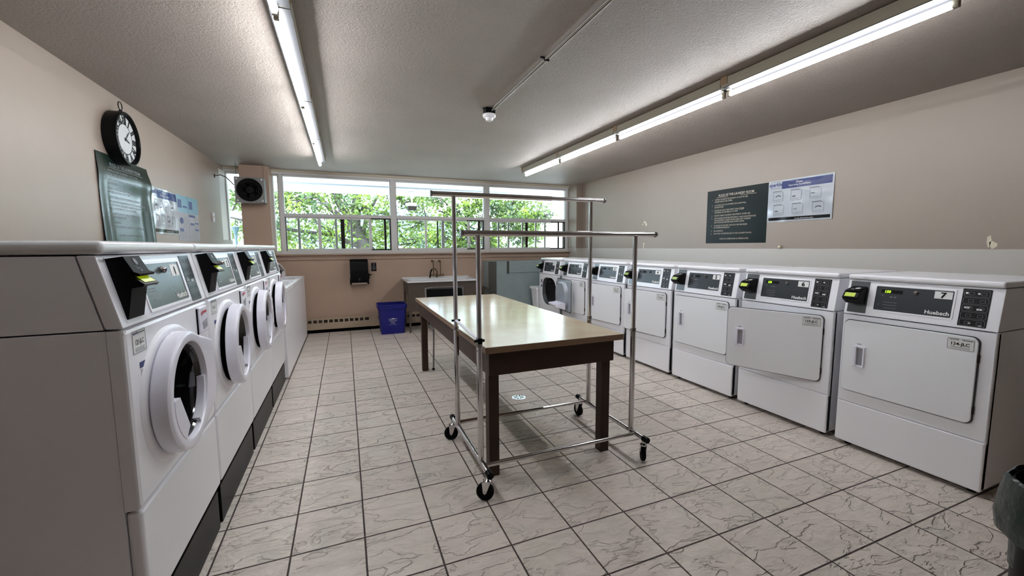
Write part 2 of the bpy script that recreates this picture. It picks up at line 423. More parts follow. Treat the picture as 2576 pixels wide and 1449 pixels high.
def lathe(bm, prof, seg=32, mi=0, M=None, shape=None):
    """prof: (r, h) pairs turned around Z; shape(angle)->radius factor"""
    rings = []
    for r, h in prof:
        if r < 1e-5: rings.append([bm.verts.new((0, 0, h))])
        else:
            q = []
            for j in range(seg):
                a = 2*PI*j/seg; f = shape(a) if shape else 1.0
                q.append(bm.verts.new((r*f*math.cos(a), r*f*math.sin(a), h)))
            rings.append(q)
    fs = []
    for i in range(len(rings)-1):
        A, B = rings[i], rings[i+1]
        for j in range(seg):
            k = (j+1) % seg
            if len(A) == 1 and len(B) == 1: continue
            if len(A) == 1: fs.append(bm.faces.new((A[0], B[k], B[j])))
            elif len(B) == 1: fs.append(bm.faces.new((A[j], A[k], B[0])))
            else: fs.append(bm.faces.new((A[j], A[k], B[k], B[j])))
    _mi(fs, mi); bmesh.ops.recalc_face_normals(bm, faces=fs)
    vs = [v for q in rings for v in q]
    if M is not None: bmesh.ops.transform(bm, matrix=M, verts=vs)
    return vs

def sphere(bm, c, r, mi=0, sx=1, sy=1, sz=1, u=12, v=8):
    q = bmesh.ops.create_uvsphere(bm, u_segments=u, v_segments=v, radius=r)
    bmesh.ops.transform(bm, matrix=Matrix.Translation(c) @ Matrix.Diagonal((sx, sy, sz, 1)), verts=q['verts'])
    for vv in q['verts']:
        for f in vv.link_faces: f.material_index = mi

_tc = {}
def text(bm, s, size, o, right=(1, 0, 0), up=(0, 0, 1), align='LEFT', lift=0.0008, mi=0, bold=0.0, sx=1.0, depth=0.0, shear=0.0):
    """flat lettering; o = baseline start, normal = right x up turned to the reader"""
    key = (s, align, bold, shear)
    if key not in _tc:
        cu = bpy.data.curves.new('lettering', 'FONT'); cu.body = s; cu.align_x = align; cu.resolution_u = 2
        cu.offset = bold; cu.shear = shear
        ob = bpy.data.objects.new('lettering', cu)
        me = bpy.data.meshes.new_from_object(ob)
        _tc[key] = ([v.co.copy() for v in me.vertices], [list(p.vertices) for p in me.polygons])
        bpy.data.objects.remove(ob); bpy.data.curves.remove(cu); bpy.data.meshes.remove(me)
    vs, ps = _tc[key]
    o = Vector(o); right = Vector(right).normalized(); up = Vector(up).normalized(); nrm = right.cross(up)
    # (right, up, nrm) right-handed: normal points to the reader
    V = [bm.verts.new(o + right*(v.x*size*sx) + up*(v.y*size) + nrm*lift) for v in vs]
    for p in ps:
        try:
            f = bm.faces.new([V[i] for i in p]); f.material_index = mi
        except ValueError: pass

def plate(bm, x0, x1, z0, z1, y, th=0.001, mi=0, r=0.0, fn=None):
    """thin sheet in the XZ plane whose front is at y-th (faces -Y); fn maps (x,y,z) for slanted panels"""
    pts = rrect(x0, x1, z0, z1, r, 3) if r > 0 else [(x0, z0), (x1, z0), (x1, z1), (x0, z1)]
    vs = prism(bm, pts, y-th, y, 'Y', mi)
    if fn:
        for v in vs: v.co = fn(v.co)
    return vs

def finish(bm, name, mats, parent=None, sharp=35, smooth=True):
    bmesh.ops.remove_doubles(bm, verts=bm.verts, dist=1e-6)
    me = bpy.data.meshes.new(name)
    if smooth:
        for f in bm.faces: f.smooth = True
        lim = R(sharp)
        for e in bm.edges:
            if len(e.link_faces) == 2:
                try: e.smooth = e.calc_face_angle() < lim
                except ValueError: e.smooth = False
            else: e.smooth = False
    bm.to_mesh(me); bm.free()
    for m_ in (mats if isinstance(mats, (list, tuple)) else [mats]):
        me.materials.append(MATS[m_] if isinstance(m_, str) else m_)
    o = bpy.data.objects.new(name, me)
    COL.objects.link(o)
    if smooth and len(me.polygons) > 6:
        wnm = o.modifiers.new('weighted_normals', 'WEIGHTED_NORMAL'); wnm.keep_sharp = True; wnm.weight = 100
    if parent is not None: o.parent = parent
    return o

def thing(name, label, cat, loc=(0, 0, 0), rz=0.0, group=None):
    o = bpy.data.objects.new(name, None); COL.objects.link(o)
    o.empty_display_size = 0.1
    o.location = loc; o.rotation_euler = (0, 0, rz); o['label'] = label; o['category'] = cat
    if group: o['group'] = group
    return o

def tag(o, label, cat, group=None, kind=None):
    o['label'] = label; o['category'] = cat
    if group: o['group'] = group
    if kind: o['kind'] = kind
    return o

def struct(name, bm, mats, parent=None, label=None, **k):
    o = finish(bm, name, mats, parent, **k)
    if parent is None: o['kind'] = 'structure'
    if label: o['label'] = label
    return o

def dup(root, loc, rz, label, group=None):
    r = root.copy(); COL.objects.link(r); r.location = loc; r.rotation_euler = (0, 0, rz); r['label'] = label
    if group: r['group'] = group
    for ch in list(root.children):
        c = ch.copy(); COL.objects.link(c); c.parent = r
        for g in list(ch.children):
            d = g.copy(); COL.objects.link(d); d.parent = c
    return r

def part(root, name):
    for c in root.children:
        if c.name.split('.')[0] == name: return c
    for c in root.children:
        for g in c.children:
            if g.name.split('.')[0] == name: return g

# ------------------------------------------------------------------ room shell
XL, XR, YB, YF, ZC = -1.575, 4.21, 7.20, -1.6, 2.50
bm = new(); box(bm, XL-0.4, XR+0.2, YF-0.2, YB+0.12, -0.06, 0.0); struct('floor', bm, 'floor_tile')
bm = new(); box(bm, XL-0.4, XR+0.2, YF-0.2, YB+0.12, ZC, ZC+0.12); struct('ceiling', bm, 'ceiling_stipple')
bm = new(); box(bm, XL-0.15, XL, YF, 6.93, 0, ZC); struct('wall_left', bm, 'wall_paint')
bm = new(); box(bm, XR, XR+0.15, YF, YB+0.1, 0, ZC)
struct('wall_right', bm, 'band_paint')
bm = new(); box(bm, XL-0.15, XR+0.15, YF-0.15, YF, 0, ZC); struct('wall_front', bm, 'wall_paint')
# low wall under the windows
bm = new(); box(bm, -1.75, XR+0.15, 7.12, 7.30, 0, 1.225, mi=0)
struct('wall_back', bm, ['brown_paint'])
# column by the left window, corner pier at the right
bm = new(); box(bm, -1.325, -0.965, 6.88, 7.30, 0, ZC); 
box(bm, -1.326, -0.964, 6.876, 6.88, 1.905, 1.915)
struct('wall_column', bm, 'brown_paint')
bm = new(); box(bm, 4.085, XR+0.01, 6.83, 7.30, 0, ZC)
struct('wall_pier', bm, 'band_paint')
# header above the windows (stepped cream casing)
bm = new(); box(bm, -1.75, 4.085, 7.10, 7.30, 2.472, ZC, mi=0); box(bm, -1.75, 4.085, 7.14, 7.30, 2.440, 2.472, mi=1)
struct('trim_1', bm, ['cream_paint', 'white_frame'])
# sill
bm = new(); box(bm, -0.965, 4.12, 7.03, 7.18, 1.222, 1.240, 0.004); box(bm, -0.965, 4.12, 7.095, 7.12, 1.150, 1.222)
struct('trim_2', bm, 'brown_paint')
# putty scars on the right wall and a knob
bm = new()
for (cy, cz, w, h) in ((5.05, 1.69, 0.035, 0.02), (5.10, 1.66, 0.016, 0.012), (5.02, 1.655, 0.02, 0.03), (5.07, 1.33, 0.012, 0.045), (5.06, 1.37, 0.02, 0.018), (1.44, 1.35, 0.012, 0.05), (1.42, 1.33, 0.02, 0.03)):
    pts = [(cy + w*math.cos(a)*(0.6+0.6*random.random()), cz + h*math.sin(a)*(0.6+0.6*random.random())) for a in [2*PI*i/9 for i in range(9)]]
    prism(bm, pts, XR-0.0012, XR+0.002, 'X')
tag(struct('trim_3', bm, 'cream_paint'), 'pale filler scars on the beige wall above the white band', 'filler')
bpy.data.objects['trim_3'].pop('category'); bpy.data.objects['trim_3'].pop('label')
bm = new(); lathe(bm, [(0, 0), (0.010, 0.0), (0.016, 0.012), (0.015, 0.022), (0.008, 0.03), (0, 0.031)], 14, M=Matrix.Translation((XR, 2.94, 1.319)) @ Matrix.Rotation(R(-90), 4, 'Y'))
tag(finish(bm, 'wall_bumper', 'cream_paint'), 'small round cream knob on right wall at top of white band', 'knob')

# ------------------------------------------------------------------ windows
GY = 7.215
def window_bay(idx, x0, x1, zb, bars, slider=True):
    """x0..x1 is the opening between mullions; bars: (x, width, kind)"""
    bm = new()
    zt = 2.440
    # frame
    box(bm, x0, x1, 7.17, 7.25, zt-0.026, zt, 0.003); box(bm, x0, x1, 7.15, 7.25, zb-0.022, zb+0.028, 0.003)
    box(bm, x0, x0+0.012, 7.17, 7.25, zb, zt); box(bm, x1-0.012, x1, 7.17, 7.25, zb, zt)
    if slider: box(bm, x0, x1, 7.16, 7.25, 1.812, 1.862, 0.004)
    w = struct('window_%d' % idx, bm, 'white_frame')
    g = new()
    if slider:
        box(g, x0+0.01, x1-0.01, GY, GY+0.004, 1.862, zt-0.02)
        finish(g, 'glass_pane', 'window_glass', w)
        g = new(); box(g, x0+0.03, x1-0.03, GY-0.005, GY-0.001, zb+0.028, 1.812); finish(g, 'glass_pane', 'window_glass', w)
        f = new()
        zl, zh = zb+0.028, 1.812
        box(f, x0+0.012, x0+0.022, 7.185, 7.26, zl, zh); box(f, x1-0.030, x1-0.012, 7.185, 7.26, zl, zh)
        box(f, x1-0.33, x1-0.012, 7.19, 7.26, zl, zl+0.020); box(f, x1-0.33, x1-0.012, 7.19, 7.26, zh-0.016, zh)
        finish(f, 'slider_frame', 'dark_alu', w)
        for bx, bw, kd in bars:
            f = new(); yy = {'stile': 7.19, 'dark': 7.20, 'bar': 7.235}[kd]
            box(f, bx-bw/2, bx+bw/2, yy, yy+0.025, zl, zh, 0.003)
            finish(f, 'window_bar' if kd == 'bar' else 'sash_stile', {'stile': 'white_frame', 'dark': 'dark_alu', 'bar': 'bar_grey'}[kd], w)
        # light lower and upper sash rails over the sliding part
        f = new(); box(f, x0+0.022, x1-0.33, 7.186, 7.21, zl, zl+0.032, 0.003); box(f, x0+0.022, x1-0.33, 7.186, 7.21, zh-0.024, zh, 0.003)
        finish(f, 'sash_rail', 'white_frame', w)
    else:
        box(g, x0+0.01, x1-0.01, GY, GY+0.004, zb+0.02, zt-0.02)
        finish(g, 'glass_pane', 'window_glass', w)
    return w
# mullions
for i, (a, b_) in enumerate(((-0.885, -0.835), (0.742, 0.822), (2.375, 2.462))):
    bm = new(); box(bm, a, b_, 7.145, 7.26, 1.24, 2.44, 0.004); struct('trim_%d' % (i+4), bm, 'white_frame')
bm = new(); box(bm, 4.050, 4.085, 7.145, 7.26, 1.24, 2.44, 0.003); struct('trim_7', bm, 'white_frame')
bm = new(); prism(bm, [(-1.725, 6.93), (-1.575, 6.93), (-1.556, 7.16), (-1.550, 7.30), (-1.725, 7.30)], 1.455, 2.44, 'Z', 0); prism(bm, [(-1.725, 6.93), (-1.575, 6.93), (-1.545, 7.16), (-1.540, 7.30), (-1.725, 7.30)], 0.0, 1.455, 'Z', 1); prism(bm, [(-1.725, 6.93), (-1.575, 6.93), (-1.560, 7.10), (-1.725, 7.10)], 2.44, 2.5, 'Z', 1)
struct('trim_8', bm, ['white_frame', 'wall_paint'])
window_bay(1, -1.557, -1.325, 1.262, [], slider=False)
window_bay(2, -0.965, -0.885, 1.262, [], slider=False)
window_bay(3, -0.835, 0.742, 1.262, [(-0.645, 0.035, 'bar'), (-0.350, 0.045, 'stile'), (-0.112, 0.034, 'bar'), (-0.015, 0.058, 'dark'), (0.119, 0.034, 'bar'), (0.407, 0.045, 'stile'), (0.640, 0.034, 'dark')])
window_bay(4, 0.822, 2.375, 1.262, [(1.313, 0.034, 'stile'), (1.520, 0.020, 'dark'), (1.62, 0.052, 'bar'), (2.08, 0.040, 'stile'), (2.275, 0.036, 'dark')])
window_bay(5, 2.462, 4.050, 1.262, [(2.665, 0.036, 'bar'), (2.862, 0.036, 'bar'), (3.152, 0.034, 'bar'), (3.222, 0.046, 'dark'), (3.427, 0.028, 'bar'), (3.628, 0.036, 'bar'), (3.905, 0.030, 'dark')])

# ------------------------------------------------------------------ baseboard heater along the back wall
t = thing('baseboard_heater', 'long beige metal baseboard heater with square slots along window wall', 'heater', (0, 0, 0))
bm = new()
prof = [(7.03, 0.052), (7.118, 0.052), (7.118, 0.262), (7.045, 0.262), (7.03, 0.252), (7.03, 0.225), (7.045, 0.220), (7.045, 0.160), (7.03, 0.155)]
def heater(bm, x0, x1):
    box(bm, x0, x1, 7.03, 7.04, 0.055, 0.158); box(bm, x0, x1, 7.03, 7.04, 0.206, 0.232); box(bm, x0, x1, 7.025, 7.118, 0.232, 0.240, 0.003)
    box(bm, x0, x0+0.03, 7.03, 7.04, 0.158, 0.206); box(bm, x1-0.03, x1, 7.03, 7.04, 0.158, 0.206)
    nn = int((x1-x0-0.03)/0.0745)
    for i in range(1, nn):
        xx = x0+0.03+i*(x1-x0-0.06)/nn; box(bm, xx-0.012, xx+0.012, 7.03, 7.04, 0.158, 0.206)
heater(bm, -1.0, 0.352); 
finish(bm, 'cover_panel', 'beige_metal', t)
bm = new(); box(bm, 0.352, 0.430, 7.029, 7.118, 0.052, 0.240, 0.003); box(bm, 0.428, 0.431, 7.028, 7.03, 0.052, 0.24)
finish(bm, 'joint_cover', 'beige_metal', t)
bm = new(); heater(bm, 0.432, 2.1); finish(bm, 'cover_panel', 'beige_metal', t)
bm = new(); box(bm, -1.0, 2.1, 7.05, 7.118, 0.0, 0.052, mi=0); box(bm, -1.0, 2.1, 7.075, 7.118, 0.052, 0.23, mi=1)
finish(bm, 'heater_core', ['void_black', 'sink_brown'], t)

# ------------------------------------------------------------------ fluorescent lights
def light_fixture(name, x, y0, y1, side, label, group):
    """batten fixture along Y with one bare tube; side = -1/+1: which side the channel shows"""
    t = thing(name, label, 'light', (x, (y0+y1)/2, ZC), 0, group)
    h = (y1-y0)/2
    c = -side*0.016
    bm = new(); prism(bm, [(c-0.046, -0.006), (c+0.046, -0.006), (c+0.046, -0.070), (c-0.046, -0.070)], -h+0.004, h-0.004, 'Y', 0)
    finish(bm, 'channel', 'fixture_white', t)
    bm = new(); box(bm, c-0.046, c+0.046, -h+0.006, h-0.006, -0.074, -0.070); finish(bm, 'dark_underside', 'fixture_underside', t)  # near-black plate, darkened so the tube's bounce doesn't whiten the underside
    bm = new(); lathe(bm, [(0, -h+0.035), (0.0155, -h+0.035), (0.0165, -h+0.04), (0.0165, h-0.04), (0.0155, h-0.035), (0, h-0.035)], 16, M=Matrix.Translation((0, 0, -0.103)) @ Matrix.Rotation(R(-90), 4, 'X'))
    finish(bm, 'tube', 'tube_light', t)
    for s in (-1, 1):
        bm = new(); box(bm, -0.012, 0.012, s*(h-0.034), s*(h-0.012), -0.122, -0.060, 0.003); box(bm, c-0.012, 0.010, s*(h-0.032), s*(h-0.014), -0.078, -0.060, 0.002); finish(bm, 'lamp_holder', 'fixture_white', t)
    bm = new(); box(bm, c-0.04, c+0.04, h-0.07, h-0.001, -0.006, 0.0); box(bm, c+side*-0.050, c+side*-0.0465, h-0.055, h-0.002, -0.05, 0.0); finish(bm, 'spacer_block', 'wood_block', t)
    return t
names_r = ['fourth fluorescent batten from the windows on the right ceiling strip', 'third fluorescent batten from the windows on the right ceiling strip',
           'second fluorescent batten from the windows on the right ceiling strip', 'fluorescent batten nearest the windows on the right ceiling strip']
yr = [1.03, 2.24, 3.49, 4.665, 5.76]
first = None
for i in range(4):
    light_fixture('fluorescent_light', 2.555, yr[i], yr[i+1], 1, names_r[i], 'bare fluorescent battens in the right ceiling strip')
names_l = ['fourth fluorescent batten from the windows, cut by top frame edge, left strip', 'third fluorescent batten from the windows on the left ceiling strip',
           'second fluorescent batten from the windows on the left ceiling strip', 'fluorescent batten nearest the windows on the left ceiling strip']
yl = [1.02, 2.236, 3.54, 4.70, 5.97]
for i in range(4):
    light_fixture('fluorescent_light', -0.245, yl[i], yl[i+1], -1, names_l[i], 'bare fluorescent battens in the left ceiling strip')

# smoke detector and conduit
t = thing('smoke_detector', 'round white smoke detector on dark ceiling box', 'smoke detector', (1.185, 3.42, ZC))
bm = new(); box(bm, -0.042, 0.042, -0.042, 0.042, -0.045, 0, 0.005); box(bm, -0.055, 0.055, -0.008, 0.008, -0.006, 0); finish(bm, 'ceiling_box', 'black_plastic', t)
bm = new(); lathe(bm, [(0.045, -0.045), (0.054, -0.048), (0.056, -0.06), (0.05, -0.072), (0.034, -0.078), (0.031, -0.092), (0.026, -0.1), (0, -0.102)], 28); finish(bm, 'sensor_head', 'white_enamel', t)
bm = new()
tube(bm, [(1.195, 3.38, 2.475), (1.197, 3.28, 2.488), (1.20, 3.18, 2.490), (1.205, -1.55, 2.490)], 0.0065, 10)
tube(bm, [(1.203, 3.36, 2.473), (1.214, 3.28, 2.488), (1.216, 3.18, 2.492), (1.221, -1.55, 2.492)], 0.0045, 8)
c = finish(bm, 'ceiling_conduit', 'conduit'); tag(c, 'thin metal conduit running along ceiling to smoke detector', 'conduit')
bm = new(); box(bm, 1.190, 1.228, 2.392, 2.400, 2.480, 2.4995, 0.003); box(bm, 1.168, 1.192, 2.388, 2.404, 2.494, 2.4998)
finish(bm, 'conduit_clip', 'black_plastic', c)

# ------------------------------------------------------------------ dryers (front faces -Y locally, x runs left to right)
DW, DD = 0.700, 0.71
ZS, ZT = 0.886, 1.108      # console seam and console top
def dslant(p):
    z = p.z
    return Vector((p.x, p.y + max(0.0, (z-ZS))/(ZT-ZS)*0.038, p.z))
cu_, cn_ = Vector((0, 0.038, ZT-ZS)).normalized(), None
def make_dryer():
    t = thing('tumble_dryer', 'white front-loading dryer', 'dryer', (0, 0, 0), 0, 'white coin laundry dryers along the right wall')
    # cabinet: side shell + back, open front behind the door
    bm = new()
    # front panel with an opening for the drum
    op = rrect(0.090, 0.590, 0.385, 0.832, 0.18, 8)
    ou = rrect(0.004, DW-0.004, 0.306, ZS-0.003, 0.012, 8)
    ring(bm, ou, op, 0.0, 0.03, 'Y')
    box(bm, 0, 0.02, 0.02, DD, 0.04, ZS-0.001); box(bm, DW-0.02, DW, 0.02, DD, 0.04, ZS-0.001, 0)
    box(bm, 0.0, 0.012, 0.002, 0.04, 0.04, ZS-0.002, 0.004); box(bm, DW-0.012, DW, 0.002, 0.04, 0.04, ZS-0.002, 0.004)
    box(bm, 0, DW, DD-0.02, DD, 0.04, ZS); box(bm, 0.01, DW-0.01, 0.03, DD-0.01, 0.04, 0.06)
    finish(bm, 'cabinet', 'white_enamel', t)
    bm = new(); box(bm, 0.0, DW, -0.002, 0.03, 0.028, 0.302, 0.010, 3); finish(bm, 'kick_panel', 'white_enamel', t)
    bm = new()
    prism(bm, [(0.0, ZS+0.003), (0.038, ZT), (0.045, ZT+0.002), (DD, ZT+0.002), (DD, ZS+0.003)], 0.0, DW, 'X', 0, bev=0.008)
    c = finish(bm, 'console', 'white_enamel', t)
    bm = new(); box(bm, -0.001, DW+0.001, 0.024, DD+0.002, ZT+0.004, ZT+0.038, 0.012, 3); finish(bm, 'top_cover', 'white_enamel', t)
    # drum
    bm = new(); pts_o = rrect(0.090, 0.590, 0.385, 0.832, 0.18, 8)
    def mk(p, y): return (p[0], y, p[1])
    A = [bm.verts.new(mk(p, 0.012)) for p in pts_o]
    pts_m = [(0.35+(p[0]-0.35)*0.97, 0.615+(p[1]-0.615)*0.97) for p in pts_o]
    Bv = [bm.verts.new(mk(p, 0.07)) for p in pts_m]
    k = len(A); ang = [math.atan2(p[1]-0.615, p[0]-0.35) for p in pts_o]
    Cv = [bm.verts.new((0.35+0.30*math.cos(a), 0.09, 0.60+0.27*math.sin(a))) for a in ang]
    Dv = [bm.verts.new((0.35+0.30*math.cos(a), 0.60, 0.60+0.27*math.sin(a))) for a in ang]
    for P, Q, mi in ((A, Bv, 0), (Bv, Cv, 0), (Cv, Dv, 1)):
        for i in range(k):
            f = bm.faces.new((P[i], P[(i+1) % k], Q[(i+1) % k], Q[i])); f.material_index = mi
    f = bm.faces.new(Dv); f.material_index = 1
    for a in (20, 140, 260):
        ca, sa = math.cos(R(a)), math.sin(R(a))
        tube(bm, [(0.35+0.27*ca, 0.12, 0.60+0.24*sa), (0.35+0.27*ca, 0.59, 0.60+0.24*sa)], 0.022, 8, 1)
    finish(bm, 'drum', ['drum_grey', 'drum_dark'], t)
    # console plates
    def sl(p): return dslant(p)
    bm = new(); plate(bm, 0.016, 0.120, 0.902, 1.102, -0.0005, 0.0015, fn=sl); finish(bm, 'reader_plate', 'grey_panel', t)
    bm = new()
    prism(bm, [(0.05, 1.068), (0.03, 1.068), (-0.052, 1.040), (-0.078, 1.004), (-0.070, 0.990), (-0.030, 0.963), (0.035, 0.963)], 0.024, 0.112, 'X', 0, bev=0.003)
    prism(bm, [(0.03, 1.0685), (0.035, 1.072), (-0.058, 1.045), (-0.056, 1.040)], 0.030, 0.106, 'X', 0)
    o = finish(bm, 'card_reader', 'black_plastic', t)
    bm = new()
    # sloped lcd face between (-.052,1.040) and (-.078,1.004)
    def lf(u0, u1, a, b_, lift, mi):
        p0 = Vector((0, -0.052, 1.040)); p1 = Vector((0, -0.078, 1.004)); d = p1-p0; nr = Vector((0, -0.81, 0.58))*lift
        q = [p0+d*a+nr, p0+d*b_+nr]
        f = bm.faces.new([bm.verts.new((u0, q[1].y, q[1].z)), bm.verts.new((u1, q[1].y, q[1].z)), bm.verts.new((u1, q[0].y, q[0].z)), bm.verts.new((u0, q[0].y, q[0].z))]); f.material_index = mi
    lf(0.036, 0.094, 0.2, 0.85, 0.0012, 0)
    finish(bm, 'reader_screen', 'lcd_green', o)
    bm = new()
    # insert-card symbol on the sloped hood
    h0 = Vector((0.045, -0.005, 1.0585)); 
    for (cx, cy, w, hh, a) in ((0.078, 0.45, 0.013, 0.010, 0.5),):
        pts = []
        for i in range(14):
            an = 2*PI*i/14; x = cx+w*math.cos(an); y = -0.012+hh*math.sin(an)+0.35*(x-cx)
            pts.append(bm.verts.new((x, y, 1.0625+(y+0.0)*0.29+0.0008)))
        bm.faces.new(pts)
    for x0, x1, ya, yb in ((0.050, 0.068, -0.026, -0.023), (0.050, 0.053, -0.036, -0.023), (0.060, 0.070, -0.040, -0.037)):
        q = [bm.verts.new((xx, yy, 1.0625+yy*0.29+0.0008)) for xx, yy in ((x0, ya), (x1, ya), (x1, yb), (x0, yb))]; bm.faces.new(q)
    finish(bm, 'card_symbol', 'print_white', o)
    # display panel with raised rim
    bm = new(); rr_o = rrect(0.150, 0.522, 0.925, 1.088, 0.006, 3); rr_i = rrect(0.158, 0.514, 0.934, 1.080, 0.004, 3)
    ring(bm, rr_o, rr_i, -0.003, 0.0, 'Y')
    for v in bm.verts: v.co = sl(v.co)
    finish(bm, 'display_rim', 'white_enamel', t)
    bm = new(); plate(bm, 0.158, 0.514, 0.934, 1.080, -0.0003, 0.001, fn=sl)
    dp = finish(bm, 'display_panel', 'slate_panel', t)
    bm = new(); plate(bm, 0.184, 0.290, 1.040, 1.062, -0.0016, 0.0006, fn=sl); finish(bm, 'readout', 'print_black', dp)
    bm = new()
    text(bm, '150', 0.021, (0.200, -0.002+0.0265, 1.043), up=cu_, lift=0.0012, bold=0.02, shear=0.2); finish(bm, 'readout_digits', 'led_green', dp)
    bm = new()
    def P(z, dy=0): return -0.0015 + (z-ZS)/(ZT-ZS)*0.038 + dy
    text(bm, 'Huebsch', 0.030, (0.508, P(0.944), 0.944), up=cu_, align='RIGHT', lift=0.001, bold=0.028); finish(bm, 'maker_name', 'print_white', dp)
    bm = new()
    for i, (u, z, w) in enumerate(((0.192, 1.022, 0.005), (0.232, 1.016, 0.012), (0.252, 1.016, 0.010), (0.178, 0.966, 0.004), (0.20, 0.985, 0.07), (0.20, 0.968, 0.07), (0.21, 0.950, 0.06))):
        plate(bm, u, u+w, z, z+(0.006 if i < 4 else 0.0022), -0.0014, 0.0005, fn=sl)
    finish(bm, 'panel_print', 'print_grey', dp)
    bm = new(); lathe(bm, [(0.0, 0.010), (0.008, 0.010), (0.010, 0.008), (0.010, 0), (0.013, 0)], 16, M=Matrix.Translation((0.352, P(1.054), 1.054)) @ Matrix.Rotation(R(90+9.7), 4, 'X'))
    finish(bm, 'key_lock', 'dull_chrome', dp)
    bm = new(); plate(bm, 0.433, 0.508, 1.034, 1.074, -0.0014, 0.0006, fn=sl); finish(bm, 'number_plate', 'print_white', dp)
    bm = new(); text(bm, '7', 0.042, (0.470, P(1.040), 1.040), up=cu_, align='CENTER', lift=0.0018, bold=0.03, sx=1.1); finish(bm, 'number', 'print_black', dp)
    # instruction label
    bm = new(); plate(bm, 0.545, 0.654, 0.902, 1.100, -0.0005, 0.0012, r=0.004, fn=sl); ip = finish(bm, 'instruction_label', 'dark_label', t)
    bm = new()
    for i in range(5):
        z1 = 1.093-i*0.0385
        ring(bm, rrect(0.551, 0.648, z1-0.034, z1, 0.006, 3), rrect(0.5525, 0.6465, z1-0.0325, z1-0.0015, 0.005, 3), -0.0022, -0.0017, 'Y')
        for j in range(2): 
            q = 0.557+j*0.045
            ring(bm, rrect(q+0.014, q+0.034, z1-0.026, z1-0.010, 0.002, 3), rrect(q+0.0155, q+0.0325, z1-0.0245, z1-0.0115, 0.0015, 3), -0.0022, -0.0017, 'Y')
    for v in bm.verts: v.co = sl(v.co)
    finish(bm, 'label_outlines', 'label_line', ip)
    bm = new()
    for (u, z, w, h) in ((0.557, 1.072, 0.010, 0.010), (0.603, 1.072, 0.009, 0.009), (0.560, 0.996, 0.010, 0.006), (0.572, 0.996, 0.009, 0.006), (0.560, 1.004, 0.026, 0.002), (0.608, 0.990, 0.009, 0.009), (0.619, 0.990, 0.009, 0.009), (0.585, 0.918, 0.010, 0.004), (0.625, 0.910, 0.012, 0.003)):
        plate(bm, u, u+w, z, z+h, -0.0018, 0.0006, fn=sl)
    finish(bm, 'label_print', 'print_white', ip)
    # opening trim shown when the door stands open
    bm = new()
    for u0, z0 in ((0.066, 0.735), (0.066, 0.665), (0.607, 0.735)): box(bm, u0, u0+0.028, -0.002, 0.004, z0, z0+0.055 if z0 > 0.7 else z0+0.035, 0.002)
    finish(bm, 'latch_plate', 'black_plastic', t)
    # feet and shadow gap
    for fx_ in (0.05, DW-0.05):
        for fy_ in (0.06, DD-0.06):
            bm = new(); lathe(bm, [(0, 0), (0.018, 0), (0.018, 0.012), (0.008, 0.015), (0.008, 0.042), (0, 0.042)], 12, M=Matrix.Translation((fx_, fy_, 0))); finish(bm, 'foot', 'rubber', t)
    bm = new(); text(bm, 'WARNING', 0.006, (0.10, 0.0238, ZT+0.018), align='CENTER', lift=0.0008)
    finish(bm, 'warning_print', 'print_grey', t)
    # door, hinged on the right: origin at the hinge
    hx = 0.640
    bm = new(); prism(bm, rrect(0.020-hx, 0.0, 0.385, 0.849, 0.030, 6), -0.016, 0.0, 'Y', 0, bev=0.004)
    d = finish(bm, 'door', 'white_door_enamel', t); d.location = (hx, -0.001, 0)
    bm = new(); ring(bm, rrect(0.0155-hx, 0.0045, 0.3805, 0.8535, 0.033, 6), rrect(0.05-hx, -0.03, 0.41, 0.82, 0.025, 6), -0.006, 0.0, 'Y'); finish(bm, 'door_gap_shade', 'slate_panel', d)  # dark ring paints the shaded gap around the door edge
    bm = new(); ring(bm, rrect(0.084-hx, 0.146-hx, 0.555, 0.690, 0.008, 3), rrect(0.100-hx, 0.138-hx, 0.566, 0.680, 0.005, 3), -0.026, -0.014, 'Y')
    box(bm, 0.084-hx, 0.104-hx, -0.030, -0.016, 0.556, 0.689, 0.004)
    finish(bm, 'door_handle', 'white_plastic', d)
    bm = new(); box(bm, 0.104-hx, 0.138-hx, -0.0175, -0.0165, 0.566, 0.680); finish(bm, 'handle_recess', 'recess_grey', d)
    bm = new(); box(bm, 0.100-hx, 0.126-hx, -0.0172, -0.0164, 0.703, 0.7055); box(bm, 0.104-hx, 0.122-hx, -0.0172, -0.0164, 0.698, 0.7002); finish(bm, 'handle_print', 'print_grey', d)
    bm = new(); plate(bm, 0.520-hx, 0.628-hx, 0.772, 0.836, -0.0162, 0.0006, r=0.004); s = finish(bm, 'serial_sticker', 'print_white', d)
    bm = new(); ring(bm, rrect(0.522-hx, 0.626-hx, 0.774, 0.834, 0.004, 3), rrect(0.5235-hx, 0.6245-hx, 0.7755, 0.8325, 0.003, 3), -0.0176, -0.0170, 'Y')
    text(bm, 'sparkle', 0.013, (0.530-hx, -0.0172, 0.824), lift=0.0004, bold=0.03); box(bm, 0.580-hx, 0.620-hx, -0.0176, -0.017, 0.824, 0.829)
    for z in (0.787, 0.782): box(bm, 0.535-hx, 0.612-hx, -0.0176, -0.017, z, z+0.0015)
    finish(bm, 'sticker_border', 'print_grey', d)
    bm = new(); text(bm, '134-JLC', 0.0235, (0.572-hx, -0.0174, 0.796), align='CENTER', lift=0.0004, bold=0.02); finish(bm, 'serial_text', 'print_black', d)
    # inner side of the door: grey pressed dish
    bm = new(); prism(bm, rrect(0.030-hx, -0.014, 0.397, 0.837, 0.03, 6), 0.0, 0.012, 'Y', 0)
    dish = [(0.335-hx+(p[0]-0.335)*1.0, p[1]) for p in rrect(0.125, 0.575, 0.415, 0.815, 0.16, 8)]
    prev = None
